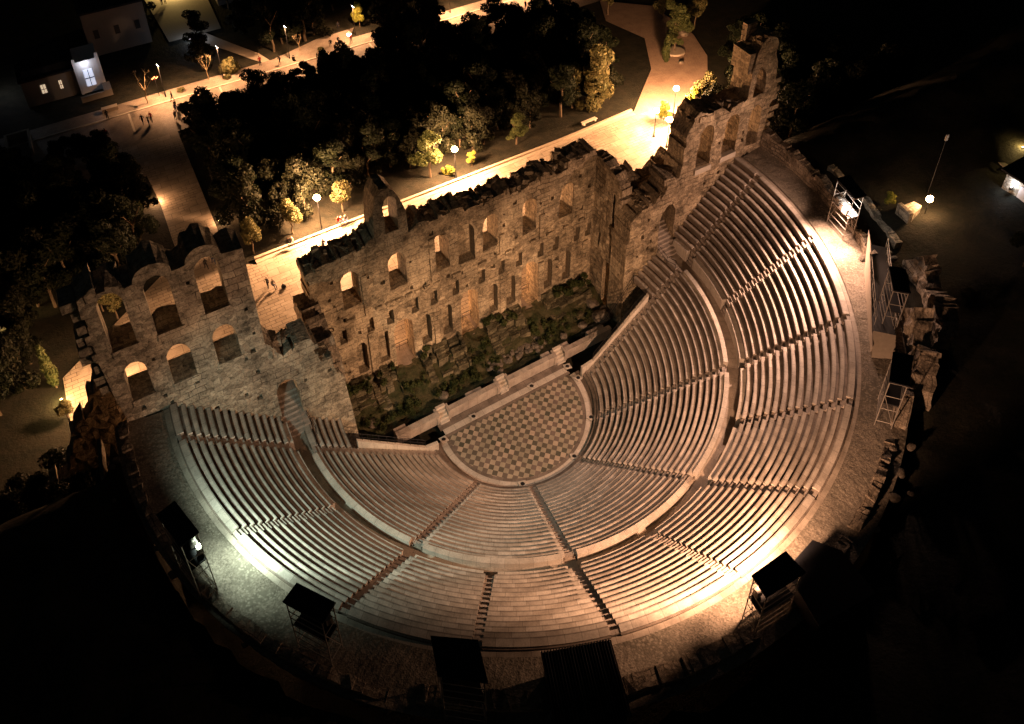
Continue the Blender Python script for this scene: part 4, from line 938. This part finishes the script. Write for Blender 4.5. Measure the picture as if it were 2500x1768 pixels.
sp = [('bushy', -14.2, 44.3, .85, 1.0, 'yellow lit olive tree left of the brightest street lamp'), ('bushy', -5.6, 45.0, .8, 1.0, 'yellow lit olive tree right of the brightest street lamp'),
      ('bushy', -20.7, 43.2, .75, 1.15, 'narrow olive tree standing alone left of the lit plaza trees'), ('pine', -35.3, 54.5, .95, .8, 'round pine crown beside the connecting path'), ('bushy', -45.5, 50.5, .9, .8, 'dim olive tree behind the dark top of the left wing'),
      ('bushy', -41.5, 47.0, .8, .8, 'dim olive tree right behind the left wing arches'), ('pine', 10.4, 45.4, .98, 1.0, 'tall pine left of the middle street lamp'), ('brightbush', 13.2, 44.4, .8, 1.2, 'small bright bush at the foot of the middle street lamp'),
      ('bright', 17.8, 44.2, .42, 1.0, 'small bright tree right of the middle street lamp'), ('pine', 27.5, 45.5, .72, .9, 'yellow green pine further right along the plaza edge'), ('wide', 46.0, 47.0, 1.5, 1.15, 'biggest leafy tree at the right end of the plaza edge'),
      ('wide', 42.2, 49.5, 1.2, 1.0, 'leafy tree leaning against the biggest one'), ('bright', 54.6, 37.5, .68, .8, 'glowing yellow bush tree under the lamps by the right wing'), ('bright', 60.0, 36.0, .85, 1.0, 'glowing yellow tree touching the right wing top'), ('bushy', 64, 37.5, .95, 1.0, 'half lit olive tree behind the right wing'),
      ('pine', 71.0, 54.6, 1.1, 1.15, 'tall tree standing in the round bed on the gravel path'), ('bushy', 77, 66, 1, 1.1, 'tree on the right of the rising gravel path'), ('bushy', 81, 60, 1, 1.1, 'tree behind the boulder at the top right'), ('bushy', 68, 74, 1, 1.1, 'tree at the far left side of the gravel path end'),
      ('spire', -49.9, 33.0, 1.0, 1.0, 'narrow brightly lit cypress beyond the left wing'), ('bushy', -49.2, 27.5, .5, .8, 'small ochre bush tree below the lit cypress'), ('bushy', -57.5, 50.5, .8, .8, 'bright bush tree at the far left edge'),
      ('bare', -27.2, 91.6, 1.0, 1.0, 'bare pale tree lit beside the street light at upper left'), ('bare', -15.2, 93.4, .75, 1.1, 'smaller bare tree left of the second street light'), ('bare', 3.9, 94.6, .55, 1.0, 'thin bare tree near the third street light'), ('bush', -10.6, 94.4, 1.5, 1.3, 'round dark bush on the far pavement'),
      ('bright', 18.4, 97.5, .7, 1.1, 'thin bright tree under the top street light'), ('spire', 67.0, 52.5, 1.0, .8, 'dark narrow shrub in the bed on the gravel path')]
for k, x, y, s, sz, l in sp: tree(k, x, y, s, l, None, sz)
# dark grove between plaza and street, and the park beyond
def grove(n, x0, x1, y0, y1, label, group, kinds=('dpine', 'dbushy', 'dbushy'), smin=.9, smax=1.4, dmin=2.1, ok=None):
    pts = []; tries = 0
    while len(pts) < n and tries < 4000:
        tries += 1; x, y = rt.uniform(x0, x1), rt.uniform(y0, y1)
        if ok and not ok(x, y): continue
        if all((x-a)**2+(y-b)**2 > dmin*dmin for a, b in pts+[(q[1], q[2]) for q in sp]): pts.append((x, y))
    for x, y in pts:
        kd = rt.choice(kinds); u = (x-x0)/(x1-x0); v = (y-y0)/(y1-y0)
        if n > 20:
            where = ('left', 'middle left', 'middle', 'middle right', 'right')[min(4, int(u*5))]; row = ('front', 'middle', 'back')[min(2, int(v*3))]
            lab = label.replace('dark', 'dark '+{'dpine': 'flat layered', 'dbushy': 'round crowned'}[kd], 1)+', %s row, %s' % (row, where); gr = group+', %s row %s %s' % (row, where, kd)
        else: lab, gr = label, group
        tree(kd, x, y, rt.uniform(smin, smax), lab, gr, rt.uniform(.85, 1.15))
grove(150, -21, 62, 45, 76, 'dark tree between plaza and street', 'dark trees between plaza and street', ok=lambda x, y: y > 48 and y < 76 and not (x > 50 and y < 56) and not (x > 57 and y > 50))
grove(24, -22, 16, 76, 80, 'dark tree top overlapping the lower edge of the street', 'trees along the lower street edge', smin=.5, smax=.8, dmin=2.2, ok=lambda x, y: not (-14 < x < -3 and y > 78) )
grove(8, 17.5, 31, 78, 88, 'tall dark tree hiding the middle of the street', 'trees hiding the middle of the street', smin=1.0, smax=1.3)
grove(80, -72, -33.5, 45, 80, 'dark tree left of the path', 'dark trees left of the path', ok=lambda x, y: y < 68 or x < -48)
grove(12, -44, -34, 74, 82, 'dark tree by the junction of path and street', 'trees at the path junction', smin=.5, smax=.85, ok=lambda x, y: (x+y) < 40 and math.hypot(x+40.5, y-76) > 3)
grove(80, -30, 62, 97, 130, 'dark park tree north of the street', 'park trees north of the street', ok=lambda x, y: not (-22 < x < -5 and y > 105) and not (-14 < x < -2 and y < 106) and not (x < -16 and y < 112))
grove(45, -72, -43.5, 2, 44, 'dark tree beyond the left wing', 'trees beyond the left wing', smin=.8, smax=1.2, ok=lambda x, y: (x < -52 or y < 17) and math.hypot(x, y) > 46)
grove(60, 60.5, 88, 12, 47, 'dark tree on the slope behind the right wing', 'trees behind the right wing', ok=lambda x, y: y < 32 or x > 66+(y-32)*.9)
grove(12, 50, 74, -36, -24, 'dark scrub tree on the right hillside', 'scrub on the right hillside', smin=.5, smax=.8)
grove(18, 43.5, 62, 7, 30, 'dark tree outside the right end wall', 'trees outside the right end wall', ok=lambda x, y: x > 51 and y < 23)
for x, y in ((-12, 92.3), (-21, 92.4), (7.5, 92.2)): tree('bush', x, y, .7, 'low green shrub on the pavement edge of the far side', 'low shrubs on the far pavement', .7)
tree('bright', 46.2, -13.6, .35, 'small yellow green shrub by the outer right wall', None, .8)
for x, y in ((-42.6, 43.2), (-41.0, 40.6)): tree('bushy', x, y, .8, 'leafy tree seen through the leftmost upper arch', 'trees seen through the leftmost arch')
for ps in PT.values():
    for p in ps:
        if p.name not in used:
            for ch in list(p.children): bpy.data.objects.remove(ch)
            bpy.data.objects.remove(p)
# ------------------------------------------------------------------ buildings
CT = thing('cottage', 'dim cream cottage with two small lit windows and a white lit doorway front', 'house', W(-40, 104, 0))
b = MB(); b.box(-47, -37.6, 101.6, 108, 0, 4.0); b.build('wall', M['plaster'], CT)
b = MB(); b.prism([(-47.4, 101.2), (-37.4, 101.2), (-37.4, 108.4), (-47.4, 108.4)], 4.0, 4.25); b.prism([(-46.5, 102.4), (-37.4, 102.4), (-37.4, 107), (-46.5, 107)], 4.25, 5.2); b.build('roof', M['roof'], CT)
b = MB(); b.box(-37.55, -33.2, 101.2, 107, 0, 5.0); b.box(-37.7, -37.2, 101.05, 101.2, 0, 5.6); b.box(-33.6, -33.0, 101.05, 101.2, 0, 5.8); b.build('front', M['white'], CT)
b = MB(); b.box(-36.3, -34.7, 101.1, 101.18, 1.0, 3.6); b.build('window', M['panew'], CT)
b = MB(); b.box(-35.56, -35.44, 101.02, 101.1, 1.0, 3.6); b.box(-36.3, -34.7, 101.02, 101.1, 2.2, 2.32); b.build('window_frame', M['dmetal'], CT)
for (x, w_) in ((-43.6, .85), (-40.6, .5)):
    b = MB(); b.box(x-w_/2, x+w_/2, 101.5, 101.58, 1.6, 2.9); p = b.build('window', M['pane'], CT)
    b = MB(); b.box(x-.04, x+.04, 101.44, 101.5, 1.6, 2.9); b.box(x-w_/2, x+w_/2, 101.44, 101.5, 2.2, 2.27); b.build('glazing_bar', M['dmetal'], p)
b = MB(); b.box(-33.8, -32.4, 98, 101, 0, 1.0); b.box(-38, -33.8, 98, 98.3, 0, .9); b.build('porch_wall', M['plaster'], CT)
lamp('POINT', W(-35.5, 100.3, 4.6), 75, (.85, .87, 1), CT, .08, name='door_light')
HL_ = thing('house', 'pale house corner with a blue white wall lamp at the far left edge', 'house', W(-54, 108, 0))
b = MB(); b.box(-62, -52, 103, 114, 0, 5.2); b.build('wall', M['plaster'], HL_); b = MB(); b.box(-62.4, -51.6, 102.6, 114.4, 5.2, 5.5); b.build('roof', M['roof'], HL_)
lamp('POINT', W(-50.9, 109, 3.5), 150, (.8, .85, 1), HL_, .1, name='wall_light')
b = MB(); b.box(-51.95, -51.7, 108.8, 109.2, 3.3, 3.7); b.build('wall_lamp', M['led'], HL_)
b = MB(); b.box(-51.6, -47.5, 92, 92.4, 0, 1.1); b.box(-47.9, -47.5, 86, 92, 0, 1.1); b.box(-51.6, -51.2, 86, 92, 0, 1.1)
tag(b.build('garden_wall', M['kerb'], origin=(-49, 90, 0)), 'low pale garden wall at the left end of the street', 'wall')
def house(x0, x1, y0, y1, h, label):
    T = thing('house', label, 'house', W((x0+x1)/2, (y0+y1)/2, 0)); b = MB(); b.box(x0, x1, y0, y1, 0, h); b.build('wall', M['plaster'], T)
    b = MB(); b.box(x0-.3, x1+.3, y0-.3, y1+.3, h, h+.35); b.build('roof', M['roof'], T)
    for k in range(3):
        x = x0+(k+.5)*(x1-x0)/3; b = MB(); b.box(x-.5, x+.5, y0-.06, y0, h*.4, h*.4+1.4); b.build('window', M['dmetal'], T)
house(-34, -22, 114, 128, 7, 'unlit block of a house behind the cottage'); house(-6, 6, 122, 134, 6, 'unlit house right of the yellow courtyard')
HR = thing('guard_hut', 'small stone hut with a white wall light at the far right edge', 'hut', W(60, -19.5, 16.8))
b = MB(); b.box(59.6, 66, -24, -19.4, 16, 19.6); b.build('wall', M['wing'], HR); b = MB(); b.box(59.0, 66.6, -24.6, -18.8, 19.6, 19.8); b.build('roof', M['roof'], HR)
b = MB(); b.box(59.53, 59.6, -22.5, -21.4, 17, 19); b.build('door', M['white'], HR)
b = MB(); b.box(64, 73, -18.3, -13.5, 17.2, 17.5); tag(b.build('yard', M['line']), kind='structure')
lowlight(69, -16, 17.5, 'ochre yard light at the right edge of the photo', 500, YEL)
# mast, ruins and blocks on the right hillside
T = thing('mast', 'thin tall mast rising above the bright hillside floodlight', 'mast', W(52, -14.8, 17)); b = MB(); b.tube((0, 0, 0), (0, 0, 7), .05, 6, .03); b.build('pole', M['dmetal'], T, plan=False); b = MB(); b.box(-.15, .15, -.1, .1, 6.6, 7.3); b.build('head', M['metal'], T, plan=False)
RP = thing('stone_platform', 'brightly lit square stone platform beside the hillside floodlight', 'ruin', W(47.3, -16, 17))
b = MB(); b.prism([(46.6, -15.2), (48.3, -15.4), (48.5, -16.4), (46.3, -16.9)][::-1], 16, 17.6); b.build('slab', M['wing'], RP); b = MB(); b.prism([(45.9, -14.9), (46.4, -15), (46.1, -16.9), (45.6, -16.9)][::-1], 16, 17.9); b.build('kerb_stone', M['wing'], RP)
# benches along the plaza
def bench(x, y, rz, label, grp='marble benches by the plaza and street'):
    T = thing('bench', label, 'bench', W(x, y, 0), rz, grp)
    b = MB(); b.box(-1.5, 1.5, -.35, .35, .38, .5); b.build('seat', M['line'], T, plan=False)
    for s in (-1, 1):
        b = MB(); b.box(s*1.2-.12, s*1.2+.12, -.28, .28, 0, .38); b.build('leg', M['line'], T, plan=False)
bench(42.2, 43.9, R_(8), 'pale stone bench under the biggest tree at the plaza edge', None); bench(3.2, 78.6, 0, 'pale bench half hidden by trees below the street', None); bench(-37, 74.2, 0, 'pale bench in the clearing left of the path', None)
b = MB(); b.box(-35.2, -32.4, 92.2, 93.2, 0, .7); tag(b.build('planter', M['kerb'], origin=(-34, 92.7, 0)), 'rectangular stone planter in front of the cottage', 'planter')
T = thing('litter_bin', 'small dark bin beside the third slim street light', 'bin', W(1.6, 91.6, .1)); b = MB(); b.lathe([(0, 0), (.26, 0), (.3, .85), (.0, .9)], 12); b.build('bin_body', M['dmetal'], T, plan=False); b = MB(); b.lathe([(.31, .82), (.33, .88), (.28, .92)], 12); b.build('rim', M['metal'], T, plan=False)
T = thing('balloon_stand', 'cluster of small glowing red and orange lights held on a stand in the street', 'balloons', W(13.9, 91.9, 0)); b = MB(); b.tube((0, 0, 0), (0, 0, 1.9), .02, 5); b.build('stick', M['dmetal'], T, plan=False)
for k in range(6):
    b = MB(); a = k*1.05; c_ = (.35*math.cos(a), .35*math.sin(a), 1.8+.25*(k % 2)); b.lathe([(0, -.15), (.12, -.08), (.15, 0), (.1, .11), (0, .15)], 10, c_); b.build('balloon', M['bulb' if k % 2 else 'globe'], T, plan=False)
T = thing('red_sign', 'small red glowing sign behind the first bare tree', 'sign', W(-24.8, 92.9, 0)); b = MB(); b.tube((0, 0, 0), (0, 0, 3.4), .05, 6); b.build('post', M['dmetal'], T, plan=False)
for k in range(5): b = MB(); b.box(-.5+.22*k, -.36+.22*k, -.03, .03, 3.2+.12*(k % 3), 3.36+.12*(k % 3)); b.build('light', M['bulb'], T, plan=False)
b = MB(); b.lathe([(0, .03), (2.0, .03), (2.0, .3), (1.8, .35), (0, .36)], 20); T = thing('planting_bed', 'round stone edged bed around the tall tree on the gravel path', 'planter', W(71, 54.6, 0)); b.build('edging', M['kerb'], T, plan=False)
rock(77.0, 58.8, 0, 2.0, 'big rounded boulder beside the gravel path at top right', rng=rj); rock(74.5, 60.5, 0, .9, 'small boulder on the gravel path at top right', rng=rj); rock(69.5, 50.6, 0, 1.0, 'rock at the tip of the bed on the gravel path', rng=rj)
# ------------------------------------------------------------------ people
def person_mesh(pose, top_, leg_, seed):
    r = random.Random(seed); st = {'walk': (.28, -.25), 'stand': (.07, -.07), 'sit': (0, 0)}[pose]
    V = []; S = []; E = []
    def v(x, y, z, rx, ry=None, par=None):
        V.append((x, y, z)); S.append((rx, ry or rx))
        if par is not None: E.append((par, len(V)-1))
        return len(V)-1
    dz = -.45 if pose == 'sit' else 0
    pel = v(0, 0, .95+dz, .15, .11); wa = v(0, .0, 1.1+dz, .135, .1, pel); ch = v(0, -.01, 1.33+dz, .17, .11, wa); nk = v(0, .0, 1.48+dz, .065, .06, ch); nk2 = v(0, .02, 1.55+dz, .055, .055, nk); hd = v(0, .03, 1.64+dz, .085, .10, nk2); ht = v(0, .03, 1.73+dz, .075, .085, hd)
    for sd, sw in ((-1, st[0]), (1, st[1])):
        hp = v(sd*.09, 0, .9+dz, .095, .095, pel)
        if pose == 'sit': kn = v(sd*.12, .42, .5, .065, .065, hp); an = v(sd*.12, .46, .1, .045, .045, kn); ft = v(sd*.13, .62, .05, .045, .035, an)
        else: kn = v(sd*.1, sw*.55+.03, .5, .065, .065, hp); an = v(sd*.1, sw, .1+.06*(sw < -.1), .042, .045, kn); ft = v(sd*.11, sw+.17, .05, .045, .035, an)
        sh = v(sd*.2, -.01, 1.41+dz, .062, .062, ch); asw = -sw*.7+(.15 if pose == 'sit' else 0)
        el = v(sd*.26, asw*.5-.02, 1.13+dz, .045, .045, sh); wr = v(sd*.25, asw+.08, .9+dz+(.1 if pose == 'sit' else 0), .032, .032, el); ha = v(sd*.245, asw+.13, .82+dz+(.1 if pose == 'sit' else 0), .035, .02, wr)
    me = bpy.data.meshes.new('person'); me.from_pydata(V, E, []); o = bpy.data.objects.new('tmp', me); COL.objects.link(o)
    md = o.modifiers.new('s', 'SKIN'); 
    for i, s in enumerate(S): me.skin_vertices[0].data[i].radius = s; me.skin_vertices[0].data[i].use_root = (i == 0)
    o.modifiers.new('u', 'SUBSURF').levels = 1
    dg = bpy.context.evaluated_depsgraph_get(); m2 = bpy.data.meshes.new_from_object(o.evaluated_get(dg)); bpy.data.objects.remove(o)
    m2.name = 'person'; m2.materials.clear()
    for k in (top_, leg_, 'skin', 'hair', 'c_black'): m2.materials.append(M[k])
    for p in m2.polygons:
        c = p.center; z = c.z-dz
        if z > 1.52: p.material_index = 3 if (z > 1.68 or c.y < .01) else 2
        elif z > .98 or abs(c.x) > .19: p.material_index = 2 if (z < .93 and abs(c.x) > .19) else 0
        elif c.z < .12: p.material_index = 4
        else: p.material_index = 1
        if pose == 'sit' and c.y > .25: p.material_index = 4 if c.z < .14 else 1
        p.use_smooth = True
    return m2
outf = [('c_black', 'c_black', 'black'), ('c_navy', 'c_jeans', 'navy'), ('c_red', 'c_black', 'red'), ('c_grey', 'c_jeans', 'grey'), ('c_white_cloth', 'c_navy', 'white')]
PMH = {}
def person(x, y, pose, oi, rz, label, z=.03, g=None):
    key = (pose, oi)
    if key not in PMH: PMH[key] = person_mesh(pose, outf[oi][0], outf[oi][1], oi)
    o = bpy.data.objects.new('person', PMH[key]); COL.objects.link(o); o.location = W(x, y, z)+Vector((0, 0, .0)); o.rotation_euler = (0, 0, R_(rz)); o.scale = (1.1, 1.1, 1.1*(1+.04*((oi*7) % 3-1)))
    return tag(o, label, 'person', g)
P_ = [(-22.9, 90.0, 'walk', 0, 80, 'person in black walking near the first slim street light'), (-19.6, 86.9, 'walk', 0, 90, 'person in black striding alone across the pale street'), (-23.0, 86.6, 'walk', 0, 200, 'person in black walking behind another by the street edge'),
      (-23.2, 85.6, 'stand', 1, 210, 'person in navy next to the walker by the street edge'), (-23.7, 83.4, 'stand', 0, 30, 'person in black half hidden by the street side tree'), (-29.2, 85.3, 'walk', 0, 150, 'leftmost dark figure of the trio near the path junction'), (-28.3, 84.3, 'walk', 3, 150, 'person in grey in the middle of the trio near the path junction'),
      (-27.7, 85.0, 'stand', 2, 150, 'person in red top of the trio near the path junction'), (-35.7, 84.0, 'stand', 2, 20, 'person in red standing in the dim end of the street'), (-34.6, 90.0, 'stand', 0, 20, 'person in black standing before the planter'), (-1.3, 91.5, 'walk', 0, 100, 'person in black walking on the far pavement'),
      (-7.4, 82.9, 'stand', 0, 0, 'person in black standing in front of the street side trees'), (-7.3, 82.0, 'stand', 1, 30, 'person in navy standing close to the street side trees'), (-4.9, 93.0, 'stand', 2, 0, 'person in red standing on the far pavement'), (6.8, 87.0, 'walk', 0, 80, 'person in black walking past the manhole in the street'),
      (8.0, 83.7, 'walk', 0, 190, 'person in black walking on the near side of the street'), (8.2, 82.4, 'walk', 1, 190, 'person in navy walking on the near side of the street'), (10.1, 93.1, 'sit', 0, 150, 'person in black sitting on the edge of the street'), (11.9, 93.3, 'sit', 0, 200, 'person in black sitting beside another on the pavement'),
      (13.7, 98.0, 'stand', 0, 0, 'person in black standing at the back of the pavement'), (14.3, 92.1, 'stand', 2, 200, 'person in red holding the glowing balloons'), (46.3, 90.4, 'walk', 0, 200, 'person in black walking at the top of the photo'), (53.3, 85.4, 'stand', 0, 90, 'person in black standing at the top right of the street'),
      (-11.2, 38.3, 'stand', 3, 180, 'person in grey standing on the brightest part of the plaza'), (-15.7, 41.5, 'sit', 0, 180, 'person in black sitting on the plaza kerb at left'), (-15.2, 41.5, 'sit', 4, 180, 'person in white sitting on the plaza kerb beside another'), (-7.4, 41.9, 'sit', 2, 180, 'person in red sitting on the kerb under the brightest lamp'),
      (-6.9, 41.9, 'sit', 4, 180, 'person in white sitting on the kerb under the brightest lamp'), (-6.2, 41.9, 'sit', 3, 190, 'person in grey sitting on the kerb under the brightest lamp'), (-20.9, 35.2, 'stand', 0, 120, 'dark person standing on the plaza left of the stage wall'), (-20.2, 35.0, 'sit', 3, 200, 'person in grey sitting on the plaza left of the stage wall'),
      (-27.8, 43.5, 'walk', 0, 10, 'person in black seen through the upper right arch of the left wing'), (-26.6, 44.0, 'walk', 1, 10, 'person in navy seen through the upper right arch of the left wing'), (-17.0, 128.5, 'stand', 0, 0, 'person in black in the yellow courtyard'), (-16.2, 128.7, 'stand', 2, 0, 'person in red in the yellow courtyard')]
for p in P_: person(*p[:5], p[5], z=.38 if (p[2] == 'sit' and 41 < p[1] < 42.5) else .09 if p[1] > 90.5 else .03)
T = thing('backpack', 'dark bag lying on the plaza beside the seated person', 'bag', W(-18.9, 34.2, .03)); b = MB(); b.lathe([(0, 0), (.3, .02), (.33, .2), (.22, .42), (0, .48)], 10); b.build('bag_body', M['c_black'], T, plan=False); b = MB(); b.tube((-.1, -.25, .35), (-.1, .1, .55), .03, 5); b.tube((-.1, .1, .55), (.1, -.1, .5), .03, 5); b.build('strap', M['c_black'], T, plan=False)
